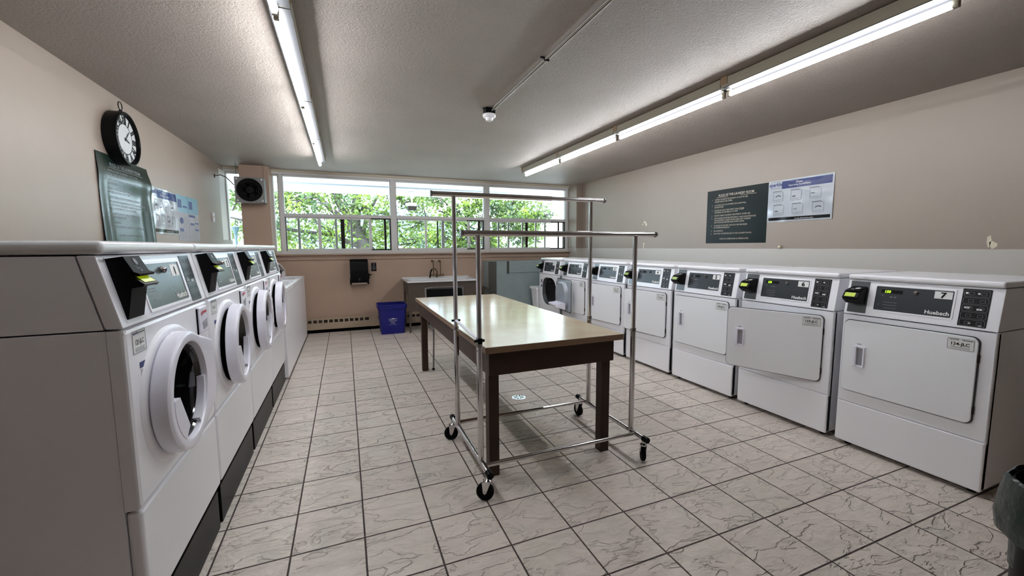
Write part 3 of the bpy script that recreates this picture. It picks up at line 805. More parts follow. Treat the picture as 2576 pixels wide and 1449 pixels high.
    for sc_f, y in ((1.0, 0.012), (0.965, 0.045), (0.90, 0.060), (0.80, 0.052)):
        rg = [bm.verts.new((0.335-hx+(p[0]-(0.335-hx))*sc_f, y, 0.615+(p[1]-0.615)*sc_f)) for p in dish]
        if prev:
            for i in range(len(rg)): bm.faces.new((prev[i], prev[(i+1) % len(rg)], rg[(i+1) % len(rg)], rg[i]))
        prev = rg
    bm.faces.new(prev); bmesh.ops.recalc_face_normals(bm, faces=bm.faces)
    finish(bm, 'door_lining', 'door_inner_grey', d)
    # hinges
    for z in (0.46, 0.74):
        bm = new(); box(bm, -0.002, 0.007, -0.010, 0.001, z-0.022, z+0.022, 0.002); finish(bm, 'hinge', 'dark_alu', d)
    return t

def re_text(root, child, builder, mname):
    """swap the lettering of one copied part"""
    o = part(root, child); bm = new(); builder(bm)
    me = bpy.data.meshes.new(child); bm.to_mesh(me); bm.free(); me.materials.append(MATS[mname]); o.data = me

d7 = make_dryer()
DX = 3.05
dry = [  # number, y of left side, serial, door angle, reader lcd on, label
    (7, 1.675, '134-JLC', 0, 'lcd_green', 'white dryer numbered 7 with closed door, nearest the green-bagged bin'),
    (6, 2.432, '133-JLC', 20, 'lcd_green', 'white dryer numbered 6 with its large door swung ajar'),
    (5, 3.190, '132-JLC', 0, 'lcd_dim', 'white dryer numbered 5 with closed door, beyond the ajar one numbered 6'),
    (4, 3.935, '131-JLC', 4, 'lcd_dim', 'white dryer numbered 4 with door barely open beside right rack post'),
    (3, 4.690, '130-JLC', 4, 'lcd_dim', 'white dryer numbered 3 standing between those numbered 2 and 4'),
    (2, 5.490, '129-JLC', 0, 'lcd_dim', 'white dryer numbered 2, its front half hidden by the folded-back grey door'),
    (1, 6.290, '128-JLC', 170, 'lcd_dim', 'far white dryer numbered 1 with round drum opening exposed'),
]
roots = []
for i, (num, yl_, ser, ang, lcd, lab) in enumerate(dry):
    r = d7 if i == 0 else dup(d7, (0, 0, 0), 0, lab)
    r['label'] = lab; r.location = (DX, yl_, 0); r.rotation_euler = (0, 0, R(-90)); roots.append((r, num, ser, ang, lcd))
dz_ = {7: 0, 6: 0, 5: -0.004, 4: -0.004, 3: -0.006, 2: -0.006, 1: -0.006}
for r, num, ser, ang, lcd in roots:
    d = part(r, 'door'); d.rotation_euler = (0, 0, R(ang))
    if num != 7:
        re_text(r, 'number', lambda bm: text(bm, str(num), 0.042, (0.470, -0.0015+(1.040-ZS)/(ZT-ZS)*0.038, 1.040), up=cu_, align='CENTER', lift=0.0018, bold=0.03, sx=1.1), 'print_black')
        re_text(r, 'serial_text', lambda bm: text(bm, ser, 0.0235, (0.572-0.640, -0.0174, 0.796), align='CENTER', lift=0.0004, bold=0.02), 'print_black')
    if lcd != 'lcd_green':
        o = part(r, 'reader_screen'); me = o.data.copy(); me.materials[0] = MATS[lcd]; o.data = me
        o = part(r, 'readout_digits')
        me = o.data.copy(); me.materials[0] = MATS['print_grey']; o.data = me
# lint tray resting on the folded-back door of dryer 1
LT = roots[-1]

# ------------------------------------------------------------------ front-load washers
WW, WD = 0.765, 0.72
WZS, WZT = 1.105, 1.318
def wslant(p): return Vector((p.x, p.y + max(0.0, (p.z-WZS))/(WZT-WZS)*0.045, p.z))
wu_ = Vector((0, 0.045, WZT-WZS)).normalized()
WC = (0.283, 0.830)      # door centre
_hull = [(math.cos(R(a)), math.sin(R(a))) for a in range(0, 360, 4) if not -62 < (a if a < 180 else a-360) < 60] + [(1.36, -0.62), (1.49, -0.05), (1.34, 0.60)]
_hull.sort(key=lambda p: math.atan2(p[1], p[0]))
def door_shape(a):
    """round outline with a cornered grip on the right side: distance to the outline at angle a"""
    d = (math.cos(a), math.sin(a)); best = 1.0
    for i in range(len(_hull)):
        p, q = _hull[i], _hull[(i+1) % len(_hull)]
        ex_, ey_ = q[0]-p[0], q[1]-p[1]; den = d[0]*ey_-d[1]*ex_
        if abs(den) < 1e-9: continue
        t_ = (p[0]*ey_-p[1]*ex_)/den; u_ = (p[0]*d[1]-p[1]*d[0])/den
        if t_ > 0 and -1e-6 <= u_ <= 1+1e-6: best = t_
    return best
def make_washer():
    t = thing('washing_machine', 'white front-loading washer', 'washer', (0, 0, 0), 0, 'white front-loading washers along the left wall')
    bm = new()
    # front panel lower and upper
    box(bm, 0, WW, 0.0, 0.04, 0.215, 0.552, 0.012, 3)
    finish(bm, 'lower_panel', 'white_enamel', t)
    bm = new()
    ou2, circ = rect_and_circle(0.012, WW-0.012, 0.570, WZS-0.014, WC[0], WC[1], 0.182)
    ring(bm, ou2, circ, 0.0, 0.04, 'Y')
    prism(bm, [(0.0, 0.012), (0.004, 0.004), (0.012, 0.0), (0.012, 0.04), (0.0, 0.04)], 0.558, WZS-0.002, 'Z'); prism(bm, [(WW, 0.012), (WW-0.004, 0.004), (WW-0.012, 0.0), (WW-0.012, 0.04), (WW, 0.04)], 0.558, WZS-0.002, 'Z')
    prism(bm, [(0.012, 0.558), (0.004, 0.562), (0.0, 0.570), (0.04, 0.570), (0.04, 0.558)], 0.004, WW-0.004, 'X'); prism(bm, [(0.012, WZS-0.002), (0.004, WZS-0.006), (0.0, WZS-0.014), (0.04, WZS-0.014), (0.04, WZS-0.002)], 0.004, WW-0.004, 'X')
    fp = finish(bm, 'front_panel', 'white_enamel', t)
    bm = new()
    box(bm, 0.001, 0.02, 0.0415, WD, 0.215, WZS-0.002, 0.002); box(bm, WW-0.02, WW-0.001, 0.0415, WD, 0.215, WZS-0.002, 0.002); box(bm, 0.02, WW-0.02, WD-0.02, WD, 0.215, WZS-0.002); box(bm, 0.02, WW-0.02, 0.05, WD-0.02, 0.215, 0.235)
    finish(bm, 'cabinet', 'white_enamel', t)
    bm = new(); prism(bm, [(0.0, WZS+0.003), (0.045, WZT), (0.055, WZT+0.002), (0.088, WZT+0.002), (0.042, WZS+0.003)], 0.0, WW, 'X', 0, bev=0.010)
    prism(bm, [(0.046, WZS+0.003), (0.092, WZT), (WD, WZT), (WD, WZS+0.003)], 0.0015, WW-0.0015, 'X', 0)
    finish(bm, 'console', 'white_enamel', t)
    bm = new(); box(bm, -0.002, WW+0.002, 0.028, WD+0.002, WZT+0.004, WZT+0.043, 0.014, 3); finish(bm, 'top_cover', 'lid_white', t)
    # black base
    bm = new(); box(bm, 0.012, WW-0.012, 0.012, WD-0.01, 0.0, 0.188, 0.004, mi=0); box(bm, 0.02, WW-0.02, 0.03, WD-0.02, 0.188, 0.216, mi=1)
    finish(bm, 'plinth', ['black_satin', 'void_black'], t)
    # raised round boss behind the door
    bm = new()
    lathe(bm, [(0.236, 0.0), (0.230, 0.006), (0.220, 0.010), (0.188, 0.011), (0.182, 0.004), (0.181, -0.04)], 48, M=Matrix.Translation((WC[0], 0.0, WC[1])) @ Matrix.Rotation(R(90), 4, 'X'), shape=lambda a: 1+0.30*max(0, math.cos(a))**2)
    finish(bm, 'door_boss', 'white_enamel', t)
    bm = new(); lathe(bm, [(0.188, 0.0112), (0.192, 0.013), (0.188, 0.017), (0.180, 0.012), (0.179, -0.05), (0.22, -0.06), (0.22, -0.40), (0, -0.42)], 40, M=Matrix.Translation((WC[0], 0.0, WC[1])) @ Matrix.Rotation(R(90), 4, 'X'))
    finish(bm, 'door_gasket', 'void_black', t)
    # door: origin at hinge on the right
    hx = WC[0]+0.27
    cx = WC[0]-hx
    Mr = Matrix.Translation((cx, 0, WC[1])) @ Matrix.Rotation(R(90), 4, 'X')
    bm = new()
    lathe(bm, [(0.190, 0.0), (0.208, 0.002), (0.213, 0.007), (0.212, 0.040), (0.210, 0.047), (0.204, 0.052), (0.197, 0.054), (0.180, 0.0545), (0.174, 0.052), (0.172, 0.046), (0.166, 0.006), (0.170, 0.0), (0.190, 0.0)], 90, M=Mr, shape=None)
    # grip extension on the right
    for v in bm.verts:
        dx, dz = v.co.x-cx, v.co.z-WC[1]
        rr_ = math.hypot(dx, dz)
        if rr_ > 0.175:
            a = math.atan2(dz, dx); f = door_shape(a); k_ = min(1.0, (rr_-0.175)/0.027)
            v.co.x = cx+dx*(1+(f-1)*k_); v.co.z = WC[1]+dz*(1+(f-1)*k_)
    d = finish(bm, 'door', 'white_plastic', t, sharp=28); d.location = (hx, -0.0125, 0)
    bm = new()
    lathe(bm, [(0.1695, 0.030), (0.165, 0.034), (0.161, 0.022), (0.157, 0.027), (0.153, 0.012), (0.148, 0.018), (0.140, -0.02), (0.134, -0.06), (0.10, -0.09), (0.0, -0.10)], 48, M=Mr)
    finish(bm, 'glass_bowl', 'bowl_glass', d)
    # pale ledge inside lower rim + white hinge block at left
    bm = new()
    pts = []
    for i in range(9):
        a = R(-62+i*8.0); pts.append((cx+0.171*math.cos(a), WC[1]+0.171*math.sin(a)))
    for i in range(8, -1, -1):
        a = R(-62+i*8.0); pts.append((cx+0.152*math.cos(a), WC[1]+0.152*math.sin(a)))
    prism(bm, pts, -0.046, -0.022, 'Y', 0)
    finish(bm, 'rim_insert', 'white_plastic', d)
    bm = new()
    pts = []
    for i in range(8):
        a = R(176+i*8.5); pts.append((cx+0.176*math.cos(a), WC[1]+0.176*math.sin(a)))
    pts += [(cx-0.058, WC[1]-0.112), (cx-0.128, WC[1]+0.012)]
    prism(bm, pts, -0.0550, -0.024, 'Y', 0)
    finish(bm, 'latch_block', 'white_plastic', d)
    # detergent cup window
    bm = new(); box(bm, 0.620, 0.722, -0.012, 0.01, 0.972, 1.085, 0.006, 3)
    dr = finish(bm, 'soap_drawer', 'white_plastic', t)
    bm = new(); box(bm, 0.612, 0.619, -0.004, 0.005, 0.968, 1.080); finish(bm, 'drawer_gap', 'void_black', dr)
    bm = new(); prism(bm, [(0.645, 1.02), (0.705, 1.03), (0.705, 0.992), (0.655, 0.985)], -0.0135, -0.012, 'Y', 0); finish(bm, 'drawer_recess', 'recess_grey', dr)
    bm = new(); text(bm, 'M', 0.022, (0.630, -0.0135, 1.050), lift=0.0005, bold=0.04); box(bm, 0.655, 0.705, -0.0132, -0.0122, 1.056, 1.066); finish(bm, 'drawer_print', 'print_red', dr)
    # console items
    bm = new(); plate(bm, 0.030, 0.720, 1.118, 1.312, -0.0005, 0.001, r=0.01, fn=wslant); finish(bm, 'console_inlay', 'white_plastic', t)
    def P(z): return -0.0025+(z-WZS)/(WZT-WZS)*0.045
    bm = new(); ring(bm, rrect(0.195, 0.568, 1.128, 1.293, 0.006, 3), rrect(0.203, 0.560, 1.137, 1.285, 0.004, 3), -0.005, -0.001, 'Y')
    for v in bm.verts: v.co = wslant(v.co)
    finish(bm, 'display_rim', 'white_enamel', t)
    bm = new(); plate(bm, 0.203, 0.560, 1.137, 1.285, -0.0012, 0.0012, fn=wslant); dp = finish(bm, 'display_panel', 'grey_panel', t)
    bm = new(); text(bm, 'Huebsch', 0.030, (0.552, P(1.148), 1.148), up=wu_, align='RIGHT', lift=0.001, bold=0.028); finish(bm, 'maker_name', 'print_white', dp)
    bm = new(); plate(bm, 0.470, 0.545, 1.232, 1.276, -0.0024, 0.0006, fn=wslant); finish(bm, 'number_plate', 'print_white', dp)
    bm = new(); text(bm, '1', 0.042, (0.508, P(1.238), 1.238), up=wu_, align='CENTER', lift=0.002, bold=0.03, sx=1.1); finish(bm, 'number', 'print_black', dp)
    bm = new(); lathe(bm, [(0.0, 0.016), (0.009, 0.016), (0.011, 0.012), (0.011, 0), (0.013, 0)], 16, M=Matrix.Translation((0.385, P(1.262), 1.262)) @ Matrix.Rotation(R(90+12), 4, 'X')); finish(bm, 'key_lock', 'chrome', dp)
    bm = new(); 
    for (u, z, w) in ((0.300, 1.250, 0.02), (0.235, 1.20, 0.05), (0.235, 1.19, 0.06), (0.24, 1.176, 0.07), (0.25, 1.162, 0.06), (0.30, 1.21, 0.02)): plate(bm, u, u+w, z, z+0.004, -0.0024, 0.0006, fn=wslant)
    finish(bm, 'panel_print', 'print_grey', dp)
    bm = new(); plate(bm, 0.592, 0.705, 1.118, 1.308, -0.0015, 0.0012, r=0.004, fn=wslant); ip = finish(bm, 'instruction_label', 'slate_panel', t)
    bm = new()
    for i in range(5):
        z1 = 1.303-i*0.0372
        ring(bm, rrect(0.598, 0.699, z1-0.034, z1, 0.006, 3), rrect(0.5995, 0.6975, z1-0.0325, z1-0.0015, 0.005, 3), -0.0034, -0.0027, 'Y')
        for j in range(2):
            q = 0.604+j*0.046
            ring(bm, rrect(q+0.012, q+0.032, z1-0.026, z1-0.010, 0.002, 3), rrect(q+0.0135, q+0.0305, z1-0.0245, z1-0.0115, 0.0015, 3), -0.0034, -0.0027, 'Y')
    for v in bm.verts: v.co = wslant(v.co)
    finish(bm, 'label_outlines', 'label_line', ip)
    bm = new()
    for (u, z, w, h) in ((0.605, 1.204, 0.012, 0.004), (0.605, 1.212, 0.024, 0.003), (0.619, 1.204, 0.010, 0.004), (0.655, 1.198, 0.010, 0.009), (0.668, 1.198, 0.010, 0.009)): plate(bm, u, u+w, z, z+h, -0.0028, 0.0006, fn=wslant)
    finish(bm, 'label_print', 'print_white', ip)
    # card reader
    bm = new()
    prism(bm, [(0.050, 1.308), (0.000, 1.316), (-0.026, 1.262), (-0.024, 1.258), (-0.018, 1.256), (-0.046, 1.232), (-0.040, 1.226), (-0.014, 1.222), (0.000, 1.130), (0.040, 1.130)], 0.036, 0.138, 'X', 0)
    prism(bm, [(-0.018, 1.272), (-0.036, 1.264), (-0.034, 1.258), (-0.014, 1.262)], 0.036, 0.138, 'X', 0)
    o = finish(bm, 'card_reader', 'black_plastic', t)
    bm = new()
    q = [(0.050, -0.0405, 1.2375), (0.124, -0.0405, 1.2375), (0.124, -0.0215, 1.2545), (0.050, -0.0215, 1.2545)]
    bm.faces.new([bm.verts.new((a, y-0.0008, z+0.0008)) for a, y, z in q]); finish(bm, 'reader_screen', 'lcd_green', o)
    bm = new()
    dd_ = Vector((0, -0.026, -0.054)).normalized(); nn_ = Vector((0, -0.9, 0.43))
    for (cxx, s0, w, h) in ((0.088, 0.018, 0.010, 0.011),):
        bm.faces.new([bm.verts.new(Vector((cxx+w*math.cos(2*PI*i/12), 0, 1.316))+dd_*(s0+h*math.sin(2*PI*i/12))+nn_*0.001) for i in range(12)])
    for (a, b_, s0, s1) in ((0.072, 0.074, 0.030, 0.042), (0.072, 0.092, 0.040, 0.042), (0.086, 0.096, 0.046, 0.050)):
        bm.faces.new([bm.verts.new(Vector((x, 0, 1.316))+dd_*s+nn_*0.001) for x, s in ((a, s1), (b_, s1), (b_, s0), (a, s0))])
    finish(bm, 'card_symbol', 'print_grey', o)
    # stickers
    bm = new(); plate(bm, 0.040, 0.130, 1.020, 1.092, 0.0, 0.0008, r=0.004); s = finish(bm, 'serial_sticker', 'print_white', t)
    bm = new(); ring(bm, rrect(0.042, 0.128, 1.022, 1.090, 0.004, 3), rrect(0.0435, 0.1265, 1.0235, 1.0885, 0.003, 3), -0.0014, -0.0008, 'Y')
    for z in (1.036, 1.031, 1.027): box(bm, 0.056, 0.116, -0.0014, -0.0008, z, z+0.0014)
    box(bm, 0.085, 0.122, -0.0014, -0.0008, 1.080, 1.085)
    finish(bm, 'sticker_border', 'print_grey', s)
    bm = new(); text(bm, 'sparkle', 0.012, (0.047, -0.001, 1.080), lift=0.0004, bold=0.03); finish(bm, 'sticker_logo', 'print_navy', s)
    bm = new(); text(bm, '121-JLC', 0.021, (0.085, -0.001, 1.048), align='CENTER', lift=0.0004, bold=0.01, sx=0.86); finish(bm, 'serial_text', 'print_black', s)
    bm = new(); box(bm, 0.075, 0.150, -0.0010, -0.0002, 0.972, 0.990); s = finish(bm, 'notice_sticker', 'print_navy', t)
    bm = new()
    for z in (0.964, 0.959, 0.954, 0.948): box(bm, 0.078, 0.140+0.01*((z*1000) % 2), -0.0009, -0.0002, z, z+0.0016)
    finish(bm, 'notice_print', 'print_grey', s)
    return t
w1 = make_washer()
wlab = ['white front-loading washer with number 1 plate, round door shut, nearest the camera', 'second front-loading washer from the camera with round door ajar',
        'third front-loading washer from the camera with round door ajar', 'last front-loading washer with ajar door before the low top-loading washers']
for i in range(4):
    r = w1 if i == 0 else dup(w1, (0, 0, 0), 0, wlab[i])
    r['label'] = wlab[i]
    r.location = (-0.598, 1.497+0.783*i, 0); r.rotation_euler = (0, 0, R(90))
    d = part(r, 'door')
    if i:
        d.rotation_euler = (0, 0, R(2.6))
        n_, s_ = str(i+1), '%d-JLC' % (121+i)
        re_text(r, 'number', lambda bm: text(bm, n_, 0.042, (0.508, -0.0025+(1.238-WZS)/(WZT-WZS)*0.045, 1.238), up=wu_, align='CENTER', lift=0.002, bold=0.03, sx=1.1), 'print_black')
        re_text(r, 'serial_text', lambda bm: text(bm, s_, 0.021, (0.085, -0.001, 1.048), align='CENTER', lift=0.0004, bold=0.01, sx=0.86), 'print_black')

# ------------------------------------------------------------------ top-load washers
TW, TD = 0.735, 0.70
def make_toploader():
    t = thing('top_load_washer', 'low white top-loading washer', 'washer', (0, 0, 0), 0, 'low white top-loading washers by the window wall')
    bm = new(); box(bm, 0, TW, 0.004, TD, 0.02, 0.872, 0.008, 2); finish(bm, 'cabinet', 'white_enamel', t)
    # rimmed top
    bm = new(); ring(bm, rrect(0.0, TW, 0.0, TD, 0.012, 4), rrect(0.035, TW-0.035, 0.035, 0.24, 0.02, 4), 0.878, 0.920, 'Z')
    box(bm, 0.03, TW-0.03, 0.03, 0.25, 0.878, 0.884)
    finish(bm, 'top_deck', 'white_enamel', t)
    bm = new(); box(bm, 0.055, TW-0.055, 0.045, 0.235, 0.884, 0.906, 0.006, 2); l_ = finish(bm, 'lid', 'lid_white', t)
    bm = new(); box(bm, 0.30, 0.40, 0.055, 0.085, 0.906, 0.912, 0.003); finish(bm, 'lid_grip', 'print_white', l_)
    bm = new(); prism(bm, [(0.245, 0.921), (0.245, 1.01), (0.305, 1.10), (0.34, 1.125), (TD, 1.125), (TD, 0.921)], 0.0, TW, 'X', 0, bev=0.006)
    finish(bm, 'console', 'white_enamel', t)
    bm = new(); prism(bm, [(0.34, 1.128), (0.300, 1.128), (0.235, 1.06), (0.205, 1.045), (0.215, 1.03), (0.225, 0.95), (0.245, 0.935), (0.26, 1.03)], 0.04, 0.14, 'X', 0)
    finish(bm, 'card_reader', 'black_plastic', t)
    bm = new(); prism(bm, [(0.2448, 1.0125), (0.2435, 1.0125), (0.3035, 1.0985), (0.3050, 1.0975)], 0.20, 0.62, 'X', 0); finish(bm, 'display_panel', 'grey_panel', t)
    for fx_ in (0.05, TW-0.05):
        for fy_ in (0.06, TD-0.06):
            bm = new(); lathe(bm, [(0, 0), (0.018, 0), (0.018, 0.012), (0.008, 0.015), (0.008, 0.022), (0, 0.022)], 12, M=Matrix.Translation((fx_, fy_, 0))); finish(bm, 'foot', 'rubber', t)
    return t
tl = make_toploader()
tlab = ['low white top-loading washer directly beside the last front-loader', 'middle one of three low white top-loading washers', 'low white top-loading washer nearest window wall, black card reader on console']
for i in range(3):
    r = tl if i == 0 else dup(tl, (0, 0, 0), 0, tlab[i])
    r['label'] = tlab[i]
    r.location = (-0.575, 4.640+0.745*i, 0); r.rotation_euler = (0, 0, R(90))

# ------------------------------------------------------------------ work table
t = thing('folding_table', 'long brown wooden table with glossy cream laminate top', 'table', (1.153, 3.30, 0))
X0, X1, Y0, Y1 = 0.694-1.153, 1.612-1.153, 2.105-3.30, 4.53-3.30
bm = new(); box(bm, X0, X1, Y0, Y1, 0.748, 0.785, 0.0015, 1, mi=1)
for f in bm.faces:
    if f.normal.z > 0.9 and f.calc_center_median().z > 0.78: f.material_index = 0
finish(bm, 'tabletop', ['laminate', 'table_edge'], t)
bm = new()
ax0, ax1, ay0, ay1 = 0.722-1.153, 1.560-1.153, 2.135-3.30, 4.47-3.30
box(bm, ax0, ax1, ay0, ay0+0.022, 0.612, 0.748, 0.002); box(bm, ax0, ax1, ay1-0.022, ay1, 0.612, 0.748, 0.002)
box(bm, ax0, ax0+0.022, ay0+0.022, ay1-0.022, 0.612, 0.748, 0.002); box(bm, ax1-0.022, ax1, ay0+0.022, ay1-0.022, 0.612, 0.748, 0.002)
finish(bm, 'apron', 'table_brown', t)
for lx in (ax0+0.006, ax1-0.070):
    for ly in (ay0+0.026, ay1-0.090):
        bm = new(); box(bm, lx, lx+0.062, ly, ly+0.064, 0.0, 0.747, 0.003); finish(bm, 'leg', 'table_brown', t)

# ------------------------------------------------------------------ garment rack
t = thing('garment_rack', 'chrome rolling double garment rack straddling the table end', 'garment rack', (1.14, 2.33, 0))
RL, RR, RN, RF = 0.652-1.14, 1.668-1.14, 2.085-2.33, 2.588-2.33
def rk(nm, pts, r, m_='chrome', parent=None, seg=14):
    bm = new(); tube(bm, pts, r, seg); return finish(bm, nm, m_, parent or t)
zb = 0.150
for x in (RL, RR):
    rk('base_rail', [(x, 1.935-2.33, zb), (x, 2.735-2.33, zb)], 0.0155)
    bm = new(); tube(bm, [(x, 1.935-2.33-0.012, zb), (x, 1.935-2.33+0.028, zb)], 0.0185, 14); finish(bm, 'end_cap', 'black_plastic', t)
    bm = new(); tube(bm, [(x, 2.735-2.33-0.028, zb), (x, 2.735-2.33+0.012, zb)], 0.0185, 14); finish(bm, 'end_cap', 'black_plastic', t)
    for (y, zt) in ((RN, 1.395), (RF, 1.655)):
        rk('upright', [(x, y, zb), (x, y, 0.82)], 0.0165); rk('upright', [(x, y, 0.82), (x, y, zt)], 0.0138)
        bm = new(); tube(bm, [(x, y, 0.80), (x, y, 0.822)], 0.0175, 14); sphere(bm, (x-0.018, y-0.004, 0.78), 0.005); finish(bm, 'collar', 'dull_chrome', t)
for y in (RN, RF):
    yy = y-0.045 if y == RN else y+0.045
    rk('cross_rail', [(RL, yy, zb), ((RL+RR)/2-0.02, yy, zb)], 0.0135); rk('cross_rail', [((RL+RR)/2-0.04, yy, zb), (RR, yy, zb)], 0.0110)
for (y, zt, xa, xb) in ((RN, 1.408, 0.573-1.14, 1.815-1.14), (RF, 1.668, 0.520-1.14, 1.775-1.14)):
    rk('hanging_bar', [(xa, y, zt), (1.35-1.14, y, zt)], 0.0165); rk('hanging_bar', [(1.35-1.14, y, zt), (xb, y, zt)], 0.0135)
    bm = new(); lathe(bm, [(0, -0.010), (0.018, -0.010), (0.020, -0.004), (0.018, 0.004), (0, 0.006)], 14, M=Matrix.Translation((xa-0.006, y, zt)) @ Matrix.Rotation(R(90), 4, 'Y')); finish(bm, 'end_cap', 'dull_chrome', t)
    bm = new(); lathe(bm, [(0, -0.006), (0.015, -0.004), (0.019, 0.004), (0.016, 0.014), (0, 0.016)], 14, M=Matrix.Translation((xb, y, zt)) @ Matrix.Rotation(R(90), 4, 'Y')); finish(bm, 'end_cap', 'dull_chrome', t)
# side tie between the left uprights
rk('side_tie', [(RL, RF, 0.862), (RL, RN+0.01, 0.835)], 0.0085, 'white_plastic')
bm = new(); lathe(bm, [(0, -0.028), (0.007, -0.028), (0.007, 0.028), (0, 0.028)], 10, M=Matrix.Translation((RL, RF, 0.862)) @ Matrix.Rotation(R(90), 4, 'Y')); lathe(bm, [(0, -0.028), (0.008, -0.028), (0.008, 0.028), (0, 0.028)], 10, M=Matrix.Translation((RL, RN, 0.833)) @ Matrix.Rotation(R(90), 4, 'Y'))
box(bm, RL-0.012, RL+0.012, RN-0.02, RN+0.02, 0.818, 0.85, 0.003); finish(bm, 'tie_knob', 'black_plastic', t)
def caster(x, y, a):
    c = bpy.data.objects.new('caster', None); COL.objects.link(c); c.parent = t; c.location = (x, y, 0); c.rotation_euler = (0, 0, R(a)); c.empty_display_size = 0.05
    bm = new(); lathe(bm, [(0.012, -0.014), (0.040, -0.014), (0.0465, -0.010), (0.048, 0), (0.0465, 0.010), (0.040, 0.014), (0.012, 0.014)], 28, M=Matrix.Translation((0.018, 0, 0.048)) @ Matrix.Rotation(R(90), 4, 'X')); finish(bm, 'wheel', 'rubber', c)
    bm = new()
    for s in (-1, 1):
        prism(bm, [(0.005, 0.108), (0.032, 0.104), (0.027, 0.045), (0.018, 0.036), (0.009, 0.045), (-0.014, 0.106)], s*0.017-0.001, s*0.017+0.001, 'Y', 0)
    lathe(bm, [(0, 0.104), (0.021, 0.104), (0.022, 0.112), (0.016, 0.116), (0.011, 0.120), (0.011, 0.140), (0, 0.140)], 18, M=Matrix.Translation((0.004, 0, 0)))
    tube(bm, [(0.018, -0.02, 0.048), (0.018, 0.02, 0.048)], 0.006, 8)
    finish(bm, 'fork', 'chrome', c)
caster(RL, 1.96-2.33, 150); caster(RL, 2.71-2.33, 165); caster(RR, 1.96-2.33, 60); caster(RR, 2.71-2.33, 95)

# ------------------------------------------------------------------ chair behind the table
t = thing('stacking_chair', 'chrome framed chair with black vinyl back tucked under table end', 'chair', (1.10, 4.68, 0), R(-2))
def ch(nm, pts, r=0.0095): 
    bm = new(); tube(bm, pts, r, 10); return finish(bm, nm, 'dull_chrome', t)
for s in (-1, 1):
    ch('leg', [(s*0.245, -0.30, 0.012), (s*0.232, -0.285, 0.30), (s*0.225, -0.25, 0.43), (s*0.22, 0.05, 0.44)])
    ch('leg', [(s*0.235, 0.27, 0.012), (s*0.225, 0.20, 0.43), (s*0.226, 0.225, 0.62), (s*0.230, 0.27, 0.845)])
bm = new(); tube(bm, [(-0.231, 0.27, 0.838), (-0.15, 0.285, 0.846), (0.15, 0.285, 0.846), (0.231, 0.27, 0.838)], 0.0095, 10)
for x, y in ((-0.245, -0.30), (0.245, -0.30), (-0.235, 0.27), (0.235, 0.27)): pass
finish(bm, 'back_frame', 'dull_chrome', t)
bm = new(); box(bm, -0.215, 0.215, 0.205, 0.228, 0.60, 0.832, 0.010, 3, M=Matrix.Translation((0, 0.02, 0)) @ Matrix.Translation((0, 0.225, 0.6)) @ Matrix.Rotation(R(-11), 4, 'X') @ Matrix.Translation((0, -0.225, -0.6))); finish(bm, 'backrest', 'black_vinyl', t)
bm = new(); box(bm, -0.215, 0.215, -0.24, 0.19, 0.445, 0.495, 0.02, 3); finish(bm, 'seat', 'black_vinyl', t)
for x, y in ((-0.245, -0.30), (0.245, -0.30), (-0.235, 0.27), (0.235, 0.27)):
    bm = new(); lathe(bm, [(0, 0), (0.013, 0), (0.013, 0.02), (0.011, 0.024), (0, 0.024)], 12, M=Matrix.Translation((x, y, 0))); finish(bm, 'foot', 'rubber', t)

# ------------------------------------------------------------------ laundry sink
t = thing('laundry_sink', 'brown fronted laundry sink with white rim on window wall', 'sink', (0, 0, 0))
bm = new()
prism(bm, [(0.885, 0.79), (2.02, 0.79), (2.02, 0.34), (1.78, 0.34), (1.78, 0.663), (1.165, 0.663), (1.165, 0.34), (0.95, 0.34), (0.915, 0.30), (0.885, 0.30)], 6.45, 6.47, 'Y', 0)
prism(bm, [(6.47, 0.79), (7.02, 0.79), (7.02, 0.62), (6.60, 0.62), (6.47, 0.56)], 0.885, 0.905, 'X', 0)
prism(bm, [(6.47, 0.79), (7.02, 0.79), (7.02, 0.62), (6.60, 0.62), (6.47, 0.56)], 2.0, 2.02, 'X', 0)
finish(bm, 'front_panel', 'sink_brown', t)
for x in (0.887, 1.992):
    for y in (6.455, 6.99):
        bm = new(); prism(bm, [(x-0.002, 0.75), (x+0.034, 0.75), (x+0.026, 0.0), (x+0.004, 0.0)], y, y+0.03, 'Y', 0); finish(bm, 'leg', 'sink_brown', t)
bm = new(); ring(bm, rrect(0.87, 2.035, 6.425, 7.115, 0.02, 4), rrect(0.93, 1.975, 6.49, 6.98, 0.05, 4), 0.79, 0.815, 'Z')
vs = [rrect(0.93, 1.975, 6.49, 6.98, 0.05, 4), rrect(0.97, 1.935, 6.53, 6.94, 0.05, 4)]
A = [bm.verts.new((p[0], p[1], 0.80)) for p in vs[0]]; Bq = [bm.verts.new((p[0], p[1], 0.50)) for p in vs[1]]
for i in range(len(A)): bm.faces.new((A[i], A[(i+1) % len(A)], Bq[(i+1) % len(A)], Bq[i]))
bm.faces.new(Bq)
finish(bm, 'basin', 'lid_white', t)
bm = new(); ring(bm, rrect(1.15, 1.795, 0.34, 0.678, 0.008, 2), rrect(1.185, 1.765, 0.34+0.01, 0.648, 0.008, 2), 6.435, 6.45, 'Y'); box(bm, 1.18, 1.77, 6.452, 6.46, 0.34, 0.655, mi=1)
finish(bm, 'access_frame', ['sink_brown', 'void_black'], t)
bm = new(); box(bm, 0.87, 2.035, 7.09, 7.119, 0.79, 0.83, 0.003); finish(bm, 'rear_ledge', 'lid_white', t)
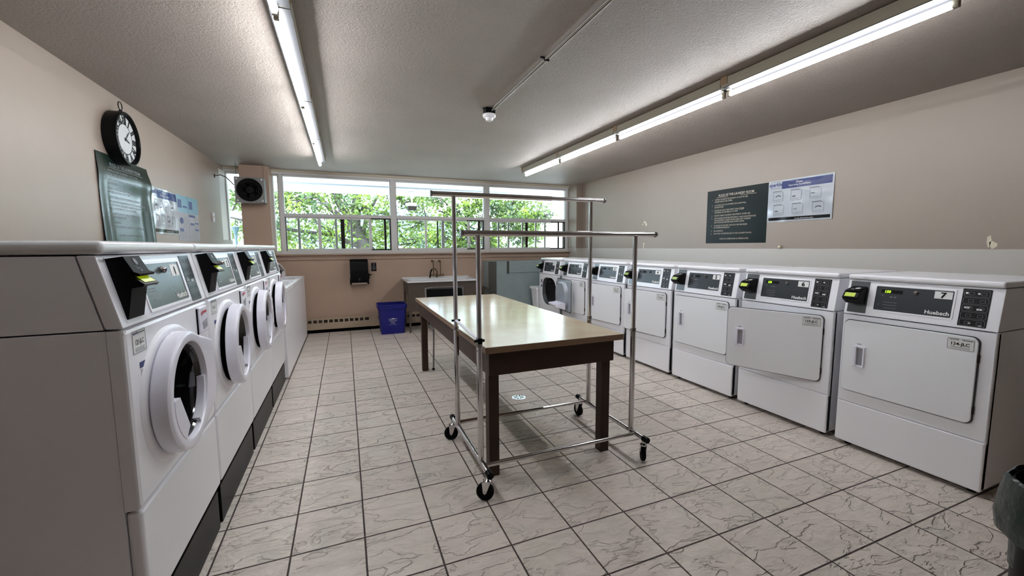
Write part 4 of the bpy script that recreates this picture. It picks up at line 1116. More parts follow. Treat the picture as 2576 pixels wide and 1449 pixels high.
# exposed taps
t = thing('wall_faucet', 'tarnished brass wall faucet with exposed pipes and hose', 'faucet', (1.44, 7.10, 0.82))
bm = new()
for x in (-0.045, 0.075):
    tube(bm, [(x, 0.015, 0.275), (x, -0.035, 0.275), (x+0.004, -0.050, 0.262), (x+0.004, -0.052, 0.05), (x, -0.052, 0.035)], 0.009, 10)
    lathe(bm, [(0, 0), (0.022, 0), (0.020, 0.006), (0, 0.008)], 14, M=Matrix.Translation((x, 0.018, 0.275)) @ Matrix.Rotation(R(90), 4, 'X'))
tube(bm, [(-0.075, -0.052, 0.042), (0.115, -0.052, 0.042)], 0.011, 10)
tube(bm, [(0.015, -0.052, 0.0), (0.015, -0.052, 0.06)], 0.012, 10)
finish(bm, 'supply_pipe', 'brass_old', t)
for x in (-0.045, 0.075):
    bm = new()
    for a in range(4): 
        ca, sa = math.cos(a*PI/2+0.4), math.sin(a*PI/2+0.4); tube(bm, [(x, -0.085, 0.275), (x+0.022*ca, -0.085, 0.275+0.022*sa)], 0.004, 6)
    tube(bm, [(x, -0.04, 0.275), (x, -0.09, 0.275)], 0.006, 8)
    x2 = x+0.05 if x > 0 else x-0.05
    finish(bm, 'tap_handle', 'brass_old', t)
for x in (-0.085, 0.125):
    bm = new(); lathe(bm, [(0, -0.012), (0.014, -0.010), (0.016, 0), (0.014, 0.01), (0, 0.012)], 12, M=Matrix.Translation((x, -0.052, 0.042)) @ Matrix.Rotation(R(90), 4, 'Y')); finish(bm, 'valve_knob', 'brass_old', t)
bm = new(); tube(bm, [(0.015, -0.060, 0.05), (0.012, -0.075, 0.10), (-0.02, -0.10, 0.145), (-0.055, -0.12, 0.155), (-0.09, -0.13, 0.135)], 0.009, 10); finish(bm, 'spout', 'brass_old', t)
bm = new(); tube(bm, [(-0.085, -0.129, 0.140), (-0.10, -0.132, 0.11), (-0.115, -0.134, 0.05), (-0.122, -0.134, 0.0)], [0.013, 0.012, 0.011, 0.011], 10); finish(bm, 'hose', 'rubber', t)

# paper towel dispenser
t = thing('towel_dispenser', 'black lever paper towel dispenser mounted under the window sill', 'paper towel dispenser', (0.2, 7.12, 0.75))
bm = new()
prism(bm, [(0, 0.02), (0, 0.40), (-0.10, 0.405), (-0.15, 0.395), (-0.185, 0.36), (-0.20, 0.22), (-0.20, 0.075), (-0.17, 0.03), (-0.11, 0.02)], -0.135, 0.135, 'X', 0, bev=0.014)
finish(bm, 'cover', 'black_satin', t)
bm = new(); box(bm, -0.142, -0.120, -0.19, 0, 0.0, 0.10, 0.006); box(bm, 0.120, 0.142, -0.19, 0, 0.0, 0.10, 0.006)
finish(bm, 'side_cheek', 'black_plastic', t)
bm = new(); box(bm, 0.135, 0.155, -0.14, -0.03, 0.08, 0.17, 0.006); tube(bm, [(0.15, -0.12, 0.145), (0.185, -0.16, 0.15)], 0.009, 8); finish(bm, 'lever', 'black_plastic', t)
bm = new(); box(bm, -0.115, 0.115, -0.15, -0.03, 0.006, 0.03, 0.003); finish(bm, 'paper_end', 'towel_paper', t)
bm = new()
prism(bm, [(0.012*math.cos(2*PI*i/14), 0.092+0.006*math.sin(2*PI*i/14)) for i in range(14)], -0.2015, -0.1998, 'Y', 0)
prism(bm, [(0.004*math.cos(2*PI*i/10), 0.066+0.007*math.sin(2*PI*i/10)) for i in range(10)], -0.196, -0.1900, 'Y', 0); finish(bm, 'badge', 'print_grey', t)

# little black notice beside it
bm = new(); box(bm, 0.392, 0.472, 7.116, 7.121, 0.948, 1.088); c = finish(bm, 'notice_sign', 'print_black'); tag(c, 'small black sign with grey lines beside towel dispenser', 'sign')
bm = new()
for i, (w, h) in enumerate(((0.05, 0.007), (0.042, 0.008), (0.03, 0.008), (0.058, 0.008), (0.056, 0.008), (0.06, 0.010), (0.034, 0.004))):
    z = 1.075-i*0.018; box(bm, 0.432-w/2, 0.432+w/2, 7.1152, 7.1162, z-h/2, z+h/2)
finish(bm, 'lettering', 'label_line', c)

# ------------------------------------------------------------------ blue recycling bin
t = thing('recycling_bin', 'bright blue recycling box on the tiles by the heater', 'bin', (0.645, 6.66, 0))
bm = new()
def bx(w, d, r): return rrect(-w/2, w/2, -d/2, d/2, r, 4)
levels = [(bx(0.345, 0.285, 0.03), 0.0), (bx(0.352, 0.292, 0.03), 0.01), (bx(0.405, 0.345, 0.035), 0.395), (bx(0.440, 0.375, 0.04), 0.398), (bx(0.448, 0.383, 0.04), 0.455), (bx(0.440, 0.372, 0.04), 0.462), (bx(0.412, 0.345, 0.035), 0.458), (bx(0.345, 0.280, 0.03), 0.012)]
prev = None
for pts, z in levels:
    rg = [bm.verts.new((p[0], p[1], z)) for p in pts]
    if prev:
        for i in range(len(rg)): bm.faces.new((prev[i], prev[(i+1) % len(rg)], rg[(i+1) % len(rg)], rg[i]))
    else: bm.faces.new(list(reversed(rg)))
    prev = rg
bm.faces.new(prev); bmesh.ops.recalc_face_normals(bm, faces=bm.faces)
finish(bm, 'box_body', 'blue_bin', t)
bm = new()
yy = -0.168
def by(z): return -(0.146+(z-0.01)/0.385*0.0265)-0.001
upb = Vector((0, -0.0265, 0.385)).normalized()
text(bm, 'please recycle', 0.022, (0.0, by(0.232), 0.232), up=upb, align='CENTER', lift=0.001, bold=0.01)
for (s_, sz, z) in (('PAPER CANS', 0.021, 0.203), ('BOTTLES', 0.014, 0.184), ('CARTONS', 0.014, 0.167), ('keep our community clean', 0.011, 0.148)):
    text(bm, s_, sz, (0.0, by(z), z), up=upb, align='CENTER', lift=0.001)
box(bm, -0.022, 0.022, by(0.236)-0.0012, by(0.236)-0.0004, 0.232, 0.248)
finish(bm, 'printed_text', 'print_white', t)

# ------------------------------------------------------------------ grey box counter in the far corner
t = thing('utility_cabinet', 'pale grey painted boxed-in cabinet in corner under windows', 'cabinet', (0, 0, 0))
bm = new(); prism(bm, [(2.31, 7.119), (2.31, 6.80), (2.43, 6.72), (3.75, 6.72), (3.75, 7.119)], 0.16, 1.085, 'Z', 0); finish(bm, 'carcass', 'grey_board', t)
bm = new(); prism(bm, [(2.312, 6.798), (2.428, 6.718), (2.422, 6.706), (2.304, 6.786)], 0.16, 1.080, 'Z', 0); finish(bm, 'end_panel', 'grey_board_dark', t)
bm = new(); box(bm, 2.625, 2.655, 6.700, 6.72, 0.865, 1.085, 0.002); finish(bm, 'batten', 'grey_board_dark', t)
bm = new(); box(bm, 2.662, 3.7, 6.708, 6.72, 0.880, 1.080, 0.002); finish(bm, 'upper_board', 'grey_board', t)
bm = new(); box(bm, 2.36, 3.72, 6.78, 7.1, 0.0, 0.16); finish(bm, 'plinth', 'void_black', t)

# white lint bin beside dryer 1
t = thing('waste_bin', 'white plastic waste bin between grey cabinet and dryer numbered 1', 'bin', (3.18, 6.48, 0))
bm = new(); prev = None
for w, d, z in ((0.21, 0.17, 0), (0.30, 0.25, 0.60), (0.335, 0.285, 0.602), (0.335, 0.285, 0.640), (0.30, 0.25, 0.642), (0.20, 0.16, 0.02)):
    rg = [bm.verts.new((p[0], p[1], z)) for p in rrect(-w/2, w/2, -d/2, d/2, 0.03, 4)]
    if prev:
        for i in range(len(rg)): bm.faces.new((prev[i], prev[(i+1) % len(rg)], rg[(i+1) % len(rg)], rg[i]))
    else: bm.faces.new(list(reversed(rg)))
    prev = rg
bm.faces.new(prev); bmesh.ops.recalc_face_normals(bm, faces=bm.faces)
finish(bm, 'bin_body', 'white_door_enamel', t)

# lint screen hooked on the open door of dryer 1 (a part of that door)
door1 = part(LT[0], 'door')
bm = new()
prism(bm, [(0.056, 0.425), (0.20, 0.470), (0.215, 0.500), (0.205, 0.512), (0.190, 0.490), (0.075, 0.460), (0.072, 0.520), (0.056, 0.520)], -0.53, -0.22, 'X', 0)
prism(bm, [(0.060, 0.430), (0.20, 0.475), (0.208, 0.510), (0.072, 0.520)], -0.535, -0.528, 'X', 0); prism(bm, [(0.060, 0.430), (0.20, 0.475), (0.208, 0.510), (0.072, 0.520)], -0.222, -0.215, 'X', 0)
finish(bm, 'lint_filter', 'white_plastic', door1)

# ------------------------------------------------------------------ hanging fan
t = thing('box_fan', 'dusty grey box fan hung by wires in front of column', 'fan', (-1.17, 6.72, 2.13))
bm = new(); fw, fh = 0.175, 0.172
ou, inn = rect_and_circle(-fw, fw, -fh, fh, 0, 0, 0.152)
ring(bm, ou, inn, -0.055, -0.049, 'Y')
box(bm, -fw, -fw+0.006, -0.05, 0.105, -fh, fh); box(bm, fw-0.006, fw, -0.05, 0.105, -fh, fh); box(bm, -fw, fw, -0.05, 0.105, fh-0.006, fh); box(bm, -fw, fw, -0.05, 0.105, -fh, -fh+0.006)
finish(bm, 'fan_housing', 'fan_grey', t)
bm = new()
for r_ in (0.150, 0.128, 0.106, 0.084): 
    pts = [(r_*math.cos(2*PI*i/36), -0.058, r_*math.sin(2*PI*i/36)) for i in range(37)]; tube(bm, pts, 0.004 if r_ < 0.14 else 0.006, 6)
for i in range(8):
    a = 2*PI*i/8; tube(bm, [(0.05*math.cos(a), -0.06, 0.05*math.sin(a)), (0.15*math.cos(a), -0.056, 0.15*math.sin(a))], 0.0025, 5)
ring(bm, [(0.149*math.cos(2*PI*i/36), 0.149*math.sin(2*PI*i/36)) for i in range(36)], [(0.100*math.cos(2*PI*i/36), 0.100*math.sin(2*PI*i/36)) for i in range(36)], -0.046, -0.044, 'Y')
finish(bm, 'grille', 'fan_dark', t)
bm = new(); lathe(bm, [(0, 0.075), (0.045, 0.07), (0.055, 0.05), (0.055, 0.0)], 20, M=Matrix.Rotation(R(90), 4, 'X'))
for i in range(5):
    a = 2*PI*i/5; M_ = Matrix.Rotation(-a, 4, 'Y'); pts = []
    vs = [bm.verts.new(M_ @ Vector(p)) for p in ((0.04, -0.035, -0.02), (0.145, -0.045, -0.045), (0.148, -0.010, 0.045), (0.04, -0.015, 0.02))]
    bm.faces.new(vs)
finish(bm, 'fan_blades', 'fan_dark', t)
bm = new(); lathe(bm, [(0, 0), (0.15, 0), (0.155, 0.01)], 30, M=Matrix.Translation((0, 0.05, 0)) @ Matrix.Rotation(R(90), 4, 'X')); finish(bm, 'rear_guard', 'void_black', t)
for sx_, sz_ in ((-1, 1), (1, 1), (1, -1), (-1, -1)):
    bm = new(); lathe(bm, [(0, 0.006), (0.010, 0.005), (0.012, 0)], 12, M=Matrix.Translation((sx_*0.148, -0.055, sz_*0.145)) @ Matrix.Rotation(R(90), 4, 'X')); finish(bm, 'screw_cap', 'white_frame', t)
for x in (-0.160, 0.165):
    bm = new(); tube(bm, [(x, 0.0, fh-0.004), (x, 0.0, 0.369)], 0.0022, 6); finish(bm, 'hanging_wire', 'wire', t)
# power cord from the left wall
bm = new()
tube(bm, [(-1.573, 6.71, 2.305), (-1.50, 6.70, 2.318), (-1.44, 6.69, 2.29), (-1.39, 6.685, 2.235), (-1.352, 6.68, 2.19)], 0.006, 8)
box(bm, -1.575, -1.565, 6.70, 6.72, 2.28, 2.33, 0.002)
tag(finish(bm, 'fan_cord', 'wire'), 'brown cord looping from left wall to hanging fan', 'cord')

# ------------------------------------------------------------------ clock
t = thing('wall_clock', 'large round black wall clock with roman numerals and ring', 'clock', (XL, 4.10, 2.168), R(90))
RY = Matrix.Rotation(R(90), 4, 'X')
bm = new(); lathe(bm, [(0, 0), (0.190, 0.0), (0.198, 0.01), (0.200, 0.070), (0.196, 0.085), (0.186, 0.088), (0.180, 0.080), (0.178, 0.062)], 56, M=RY); finish(bm, 'clock_case', 'black_satin', t)
bm = new(); lathe(bm, [(0, 0.0625), (0.179, 0.0625)], 48, M=RY); lathe(bm, [(0.115, 0.0632), (0.108, 0.0632)], 48, M=RY, mi=1); lathe(bm, [(0.179, 0.0634), (0.172, 0.0634)], 48, M=RY, mi=1); finish(bm, 'clock_face', ['dial_white', 'print_black'], t)
bm = new()
for i, nmr in enumerate(('XII', 'I', 'II', 'III', 'IV', 'V', 'VI', 'VII', 'VIII', 'IX', 'X', 'XI')):
    a = R(90-30*i); dirv = Vector((math.cos(a), 0, math.sin(a))); rg_ = Vector((math.sin(a), 0, -math.cos(a)))
    text(bm, nmr, 0.074, dirv*0.116 + Vector((0, -0.0638, 0)), right=rg_, up=dirv, align='CENTER', lift=0.0006, bold=0.05, sx=0.74)
finish(bm, 'roman_numerals', 'print_black', t)
bm = new()
def hand(a, L, w):
    a = R(90-a); d_ = Vector((math.cos(a), 0, math.sin(a))); s_ = Vector((-math.sin(a), 0, math.cos(a)))
    q = [d_*-0.02+s_*w*0.5, d_*L*0.7+s_*w, d_*L, d_*L*0.7-s_*w, d_*-0.02-s_*w*0.5]
    A = [bm.verts.new(p+Vector((0, -0.068, 0))) for p in q]; B = [bm.verts.new(p+Vector((0, -0.0665, 0))) for p in q]
    bm.faces.new(A); bm.faces.new(list(reversed(B)))
    for i in range(5): bm.faces.new((A[i], B[i], B[(i+1) % 5], A[(i+1) % 5]))
hand(110, 0.062, 0.005); hand(42, 0.092, 0.004)
lathe(bm, [(0, 0.071), (0.008, 0.070), (0.009, 0.064)], 14, M=RY)
finish(bm, 'clock_hands', 'slate_panel', t)
bm = new(); tube(bm, [(0.0+0.030*math.sin(a), -0.050, 0.243-0.030*math.cos(a)) for a in [2*PI*i/24 for i in range(25)]], 0.0035, 8); lathe(bm, [(0, 0), (0.011, 0.0), (0.013, 0.01), (0.008, 0.018), (0, 0.02)], 12, M=Matrix.Translation((0, -0.050, 0.196))); finish(bm, 'hanging_ring', 'black_satin', t)

# ------------------------------------------------------------------ posters
RULES = ['1.|WHEN LAUNDRY EQUIPMENT IS NOT IN USE,', '|PLEASE LEAVE LIDS OPEN.', '2.|CLOTHES LEFT IN STOPPED MACHINE WILL', '|BE REMOVED.', '3.|PLEASE DO NOT USE MORE THAN THREE', '|WASHERS OR DRYERS AT A TIME.',
         '4.|PLEASE CLEAN LAUNDRY EQUIPMENT AFTER USE.', '5.|FOR MAXIMUM DRYER EFFICIENCY AND MAINTENANCE', '|OF EQUIPMENT, PLEASE MAKE SURE LINT SCREENS', '|ARE CLEANED BEFORE AND AFTER USING.', '6.|CHANGE OR MONEY CAN NOT BE PROVIDED', '|BY SUPERINTENDENTS.',
         '7.|NO PARKING.', '8.|NO FOOD OR BEVERAGES IN THE LAUNDRY ROOM.']
RZ = [0.514, 0.489, 0.448, 0.423, 0.386, 0.361, 0.324, 0.292, 0.267, 0.242, 0.204, 0.179, 0.140, 0.108]
def rules_poster(name, label, loc, rz, curl):
    t = thing(name, label, 'poster', loc, rz)
    W, H = 0.797, 0.636
    def sh(x, z):
        if not curl: return -0.0015-0.001*math.sin(x*5)
        u = x/W; v = 1-z/H
        k = v*v*0.012+0.004
        k += 0.030*math.exp(-((u-0.93)/0.12)**2)*min(1, v*1.6) + 0.022*math.exp(-((v-0.22)/0.14)**2)*(0.35+0.65*u)
        k += 0.012*math.exp(-((u-0.10)/0.06)**2)*v - 0.004*math.sin(u*9)*v
        return -max(0.0015, k)
    bm = new(); nx, nz = (48, 40) if curl else (12, 10); G = []; G2 = []
    for j in range(nz+1):
        G.append([bm.verts.new((W*i/nx, sh(W*i/nx, H*j/nz)-0.0004, H*j/nz)) for i in range(nx+1)])
        G2.append([bm.verts.new((W*i/nx, sh(W*i/nx, H*j/nz)+0.0004, H*j/nz)) for i in range(nx+1)])
    for j in range(nz):
        for i in range(nx):
            bm.faces.new((G[j][i], G[j][i+1], G[j+1][i+1], G[j+1][i])); bm.faces.new((G2[j][i], G2[j+1][i], G2[j+1][i+1], G2[j][i+1]))
    for i in range(nx):
        bm.faces.new((G[0][i], G2[0][i], G2[0][i+1], G[0][i+1])); bm.faces.new((G[nz][i], G[nz][i+1], G2[nz][i+1], G2[nz][i]))
    for j in range(nz):
        bm.faces.new((G[j][0], G[j+1][0], G2[j+1][0], G2[j][0])); bm.faces.new((G[j][nx], G2[j][nx], G2[j+1][nx], G[j+1][nx]))
    finish(bm, 'poster_sheet', 'green_poster_gloss' if curl else 'green_poster', t, sharp=60)
    bm = new()
    text(bm, 'RULES OF THE LAUNDRY ROOM', 0.038, (W/2-0.0, 0, 0.556), align='CENTER', bold=0.012, sx=0.84)
    box(bm, W/2-0.262, W/2+0.262, -0.0002, 0.0002, 0.544, 0.547)
    for s_, z in zip(RULES, RZ):
        a, b_ = s_.split('|')
        if a: text(bm, a, 0.021, (0.075, 0, z), sx=0.8)
        text(bm, b_, 0.0235, (0.115, 0, z), sx=0.92)
    box(bm, 0.447, 0.513, -0.0002, 0.0002, 0.381, 0.3825)
    text(bm, 'YOUR CO-OPERATION IS APPRECIATED.', 0.0235, (W/2, 0, 0.045), align='CENTER', sx=0.92)
    for v in bm.verts: v.co.y += sh(min(W, max(0, v.co.x)), v.co.z)-0.0008
    finish(bm, 'lettering', 'print_grey' if curl else 'beige_plastic', t)
    return t
rules_poster('rules_poster', 'dark green laundry rules poster lying flat on right wall', (XR, 3.903, 1.364), R(-90), False)
rules_poster('rules_poster', 'curling glossy dark green rules poster under the clock', (XL, 3.79, 1.385), R(90), True)

def instruction_poster(label, loc, rz, W, H, crumple, title, ncol, glare):
    t = thing('instruction_poster', label, 'poster', loc, rz)
    def sh(x, z): return -0.002-crumple*(0.5+0.5*noise.noise(Vector((x*7, z*9, 3.1+W))))
    nx, nz = 40, 28; bm = new(); G = []
    for j in range(nz+1): G.append([bm.verts.new((W*i/nx, sh(W*i/nx, H*j/nz), H*j/nz)) for i in range(nx+1)])
    G2 = [[bm.verts.new((v.co.x, v.co.y+0.0008, v.co.z)) for v in row] for row in G]
    for j in range(nz):
        for i in range(nx):
            z = (j+0.5)/nz; x = (i+0.5)/nx; mi = 0
            if 0.02 < x < 0.98:
                if 0.80 < z < 0.97 and not (0.03 < x < 0.22): mi = 1
                if 0.02 < z < 0.10: mi = 2
            f = bm.faces.new((G[j][i], G[j][i+1], G[j+1][i+1], G[j+1][i])); f.material_index = mi
            bm.faces.new((G2[j][i], G2[j+1][i], G2[j+1][i+1], G2[j][i+1]))
    for i in range(nx):
        bm.faces.new((G[0][i], G2[0][i], G2[0][i+1], G[0][i+1])); bm.faces.new((G[nz][i], G[nz][i+1], G2[nz][i+1], G2[nz][i]))
    for j in range(nz):
        bm.faces.new((G[j][0], G[j+1][0], G2[j+1][0], G2[j][0])); bm.faces.new((G[j][nx], G2[j][nx], G2[j+1][nx], G[j+1][nx]))
    finish(bm, 'poster_sheet', ['poster_paper', 'poster_blue', 'poster_black'], t, sharp=60)
    bm = new(); text(bm, 'sparkle', 0.052*W/0.64, (0.125*W, 0, 0.862*H), align='CENTER', bold=0.03, sx=0.9)
    for q in ((0.035, 0.215, 0.965, 0.972), (0.035, 0.215, 0.812, 0.819)): box(bm, q[0]*W, q[1]*W, -0.0003, 0.0003, q[2]*H, q[3]*H)
    for v in bm.verts: v.co.y += sh(v.co.x, v.co.z)-0.0012
    finish(bm, 'logo', 'print_navy', t)
    bm = new(); text(bm, title, 0.026*W/0.64, (0.50*W, 0, 0.895*H), align='CENTER', bold=0.01); text(bm, 'Operating Instructions', 0.024*W/0.64, (0.50*W, 0, 0.835*H), align='CENTER')
    text(bm, 'for help call the service number', 0.014*W/0.64, (0.6*W, 0, 0.052*H), align='CENTER')
    for v in bm.verts: v.co.y += sh(v.co.x, v.co.z)-0.0012
    finish(bm, 'title', 'print_white', t)
    bm = new()
    for row, zc in enumerate((0.605, 0.28)):
        for k in range(ncol):
            w_ = 0.80/ncol*0.62; xc = 0.17+0.02*row+(0.66/(ncol-1))*k*(0.92 if row else 0.88)
            x0, x1, z0, z1 = (xc-w_/2)*W, (xc+w_/2)*W, (zc-0.115)*H, (zc+0.115)*H
            ring(bm, rrect(x0, x1, z0, z1, 0.012, 4), rrect(x0+0.0018, x1-0.0018, z0+0.0018, z1-0.0018, 0.010, 4), -0.0003, 0.0003, 'Y')
            box(bm, x0-0.005, x0+(x1-x0)*0.8, -0.0003, 0.0003, z1+0.004, z1+0.009)
            if (k+row) % 3 == 0: tube(bm, [(x0+(x1-x0)*(0.25+0.5*q), 0, (z0+z1)/2+0.012*math.sin(q*3)) for q in [i/8 for i in range(9)]], 0.004, 4)
            elif (k+row) % 3 == 1: prism(bm, [(x0+(x1-x0)*(0.3+0.18*math.cos(a)), (z0+z1)/2+0.012*math.sin(a)-0.004) for a in [PI+PI*i/8 for i in range(9)]], -0.0004, 0.0003, 'Y'); 
            else: text(bm, '8:88 /', 0.02, (x0+0.012, 0, (z0+z1)/2-0.006), sx=0.9)
            box(bm, x0+0.01, x1-0.012, -0.0003, 0.0003, z0+0.018, z0+0.0195); box(bm, x0+0.01, x1-0.03, -0.0003, 0.0003, z0+0.011, z0+0.0122)
    for v in bm.verts: v.co.y += sh(v.co.x, v.co.z)-0.0012
    finish(bm, 'diagrams', 'diagram_grey', t)
    return t
mat('poster_paper', srgb(168, 172, 178), 0.2, coat=0.12); mat('poster_blue', srgb(14, 38, 104), 0.2, spec=0.25, coat=0.05); mat('poster_black', srgb(14, 13, 14), 0.2, spec=0.2, coat=0.05); mat('diagram_grey', srgb(66, 68, 76), 0.5)
instruction_poster('blue-banded dryer instruction poster beside green rules poster, right wall', (XR, 3.100, 1.578), R(-90), 0.636, 0.425, 0.010, 'Dryer', 3, 1)
instruction_poster('blue-banded washer instruction poster between curled green poster and flyers', (XL, 4.612, 1.474), R(90), 0.625, 0.420, 0.014, 'Washer', 4, 1)

def flyer(label, loc, W, H, kind):
    t = thing('flyer', label, 'flyer', loc, R(90), 'paper flyers on the left wall')
    bm = new(); box(bm, 0, W, -0.003, 0, 0, H*0.62, mi=0); box(bm, 0, W, -0.003, 0, H*0.62, H, mi=1); finish(bm, 'paper_sheet', ['poster_paper', 'print_teal'], t)
    bm = new(); y0, y1 = -0.0042, -0.003
    box(bm, W*0.10, W*0.42, y0, y1, H*0.72, H*0.90)
    if kind: 
        box(bm, W*0.06, W*0.62, y0, y1, H*0.545, H*0.595); box(bm, W*0.12, W*0.48, y0, y1, H*0.36, H*0.41); box(bm, W*0.60, W*0.95, y0, y1, H*0.40, H*0.435); box(bm, W*0.55, W*0.95, y0, y1, H*0.24, H*0.28)
    else:
        prism(bm, [(W*(0.33+0.16*math.cos(a)), H*(0.44+0.07*math.sin(a))) for a in [2*PI*i/20 for i in range(20)]], y0, y1, 'Y'); box(bm, W*0.14, W*0.46, y0, y1, H*0.20, H*0.27); box(bm, W*0.55, W*0.92, y0, y1, H*0.74, H*0.78)
    finish(bm, 'print_blocks', 'print_navy', t)
    bm = new()
    for i in range(9):
        z = H*(0.05+0.022*i); box(bm, W*0.12, W*(0.85-0.1*(i % 3)), y0, y1, z, z+0.0022)
    for i in range(8):
        z = H*(0.30+0.032*i); box(bm, W*0.56, W*(0.92-0.08*(i % 2)), y0, y1, z, z+0.003)
    finish(bm, 'print_lines', 'print_grey', t)
flyer('teal-topped flyer with round washer picture, beside washer instruction poster', (XL, 5.240, 1.420), 0.325, 0.475, 0)
flyer('teal-topped flyer with navy blocks, farther from instruction poster', (XL, 5.570, 1.421), 0.335, 0.480, 1)

bm = new(); box(bm, XL, XL+0.018, 6.475, 6.515, 1.745, 1.800, 0.003); box(bm, XL, XL+0.018, 6.477, 6.517, 1.680, 1.738, 0.003)
tag(finish(bm, 'wall_switch', 'white_plastic'), 'slim white two-piece switch on left wall near window', 'switch')

# floor drain
t = thing('floor_drain', 'round metal floor drain grate under the table', 'drain', (1.381, 3.268, 0.0))
bm = new(); lathe(bm, [(0, 0.004), (0.052, 0.004), (0.062, 0.003), (0.064, 0.0)], 28); finish(bm, 'grate', 'chrome', t)
bm = new()
for i in range(8):
    a = 2*PI*i/8+0.2; ca, sa = math.cos(a), math.sin(a)
    prism(bm, [(0.016*ca-0.003*sa, 0.016*sa+0.003*ca), (0.016*ca+0.003*sa, 0.016*sa-0.003*ca), (0.045*ca+0.005*sa, 0.045*sa-0.005*ca), (0.045*ca-0.005*sa, 0.045*sa+0.005*ca)], 0.0040, 0.0046, 'Z')
finish(bm, 'drain_slots', 'void_black', t)

# ------------------------------------------------------------------ trash can and beige bin at the right edge
t = thing('trash_can', 'black trash can lined with a dark green bag', 'trash can', (2.04, 0.392, 0))
bm = new(); lathe(bm, [(0, 0), (0.155, 0), (0.165, 0.01), (0.175, 0.55), (0.19, 0.56), (0.19, 0.585), (0.178, 0.585), (0.16, 0.02), (0, 0.02)], 36); finish(bm, 'can_body', 'black_plastic', t)
bm = new()
def wav(a): return 1+0.02*math.sin(a*7)+0.015*math.sin(a*13+1)
lathe(bm, [(0.17, 0.30), (0.178, 0.56), (0.188, 0.600), (0.196, 0.594), (0.205, 0.54), (0.212, 0.47), (0.205, 0.415), (0.196, 0.42)], 48, shape=wav)
finish(bm, 'bag_liner', 'green_bag', t)
t = thing('storage_tub', 'beige plastic tub cut by right frame edge beside dryer numbered 7', 'tub', (3.90, 0.62, 0))
bm = new(); prev = None
for w, d, z in ((0.30, 0.42, 0), (0.34, 0.46, 0.34), (0.37, 0.50, 0.342), (0.37, 0.50, 0.365), (0.34, 0.46, 0.366), (0.28, 0.40, 0.02)):
    rg = [bm.verts.new((p[0], p[1], z)) for p in rrect(-w/2, w/2, -d/2, d/2, 0.03, 4)]
    if prev:
        for i in range(len(rg)): bm.faces.new((prev[i], prev[(i+1) % len(rg)], rg[(i+1) % len(rg)], rg[i]))
    else: bm.faces.new(list(reversed(rg)))
    prev = rg
bm.faces.new(prev); bmesh.ops.recalc_face_normals(bm, faces=bm.faces)
finish(bm, 'tub_body', 'beige_plastic', t)

# ------------------------------------------------------------------ outdoors
bm = new(); box(bm, -40, 60, 7.30, 90, -1.2, -1.0); struct('ground', bm, 'ground_green')
# overhang with beam lines and a flood lamp
bm = new(); box(bm, -9, 12, 7.30, 10.52, 2.62, 2.80, mi=0); box(bm, -9, 12, 9.20, 9.26, 2.59, 2.62, mi=1); box(bm, -9, 12, 10.45, 10.52, 2.59, 2.62, mi=0)
struct('roof_overhang', bm, ['soffit_white', 'outdoor_grey'])
t = thing('flood_lamp', 'small lamp hanging from the outside soffit', 'lamp', (1.50, 9.9, 2.6))
bm = new(); box(bm, -0.10, 0.10, -0.05, 0.05, -0.06, 0.0, 0.01); prism(bm, [(-0.07, -0.06), (0.07, -0.06), (0.02, -0.12), (0.01, -0.25), (-0.01, -0.25), (-0.02, -0.12)], -0.02, 0.02, 'Y'); finish(bm, 'mount', 'outdoor_white', t)
bm = new(); box(bm, -0.10, 0.10, -0.06, 0.06, -0.31, -0.24, 0.008, mi=0); box(bm, -0.10, 0.10, -0.06, 0.06, -0.41, -0.31, 0.008, mi=1); finish(bm, 'lamp_head', ['outdoor_white', 'dark_alu'], t)

def tree(name, label, base, trunk, branches, clumps, nleaf, lsize, seed, m_='tree_leaves'):
    rnd = random.Random(seed)
    t = thing(name, label, 'tree', base)
    bm = new(); tube(bm, trunk[0], trunk[1], 12)
    for pts, rs in branches: tube(bm, pts, rs, 8)
    # twigs
    for (c, r) in clumps:
        c = Vector(c)
        for _ in range(5):
            d_ = Vector((rnd.gauss(0, 1), rnd.gauss(0, 1), rnd.gauss(0, 0.8))).normalized()
            tube(bm, [c-d_*r*0.9, c+Vector((rnd.gauss(0, .1), 0, rnd.gauss(0, .1)))*r, c+d_*r*0.9], [0.028, 0.018, 0.006], 5)
    finish(bm, 'trunk', 'bark', t)
    bm = new()
    tot = sum(r**2 for c, r in clumps)
    for (c, r) in clumps:
        c = Vector(c)
        for _ in range(int(nleaf*r*r/tot)):
            d_ = Vector((rnd.gauss(0, 1), rnd.gauss(0, 1), rnd.gauss(0, 1))).normalized()*(rnd.random()**0.5)*r
            p = c+Vector((d_.x, d_.y, d_.z*0.75)); s = lsize*(0.6+0.8*rnd.random())
            e = Euler((rnd.uniform(-1.0, 1.0), rnd.uniform(-1.0, 1.0), rnd.uniform(0, 6.28))).to_matrix()
            q = [p+e @ Vector(v)*s for v in ((0, 0, 0), (0.5, 0.22, 0.05), (1.0, 0.0, -0.08), (0.5, -0.22, 0.05))]
            bm.faces.new([bm.verts.new(v) for v in q])
    o = finish(bm, 'leaves', m_, t, smooth=False)
    return t
rc = random.Random(3)
cl = []
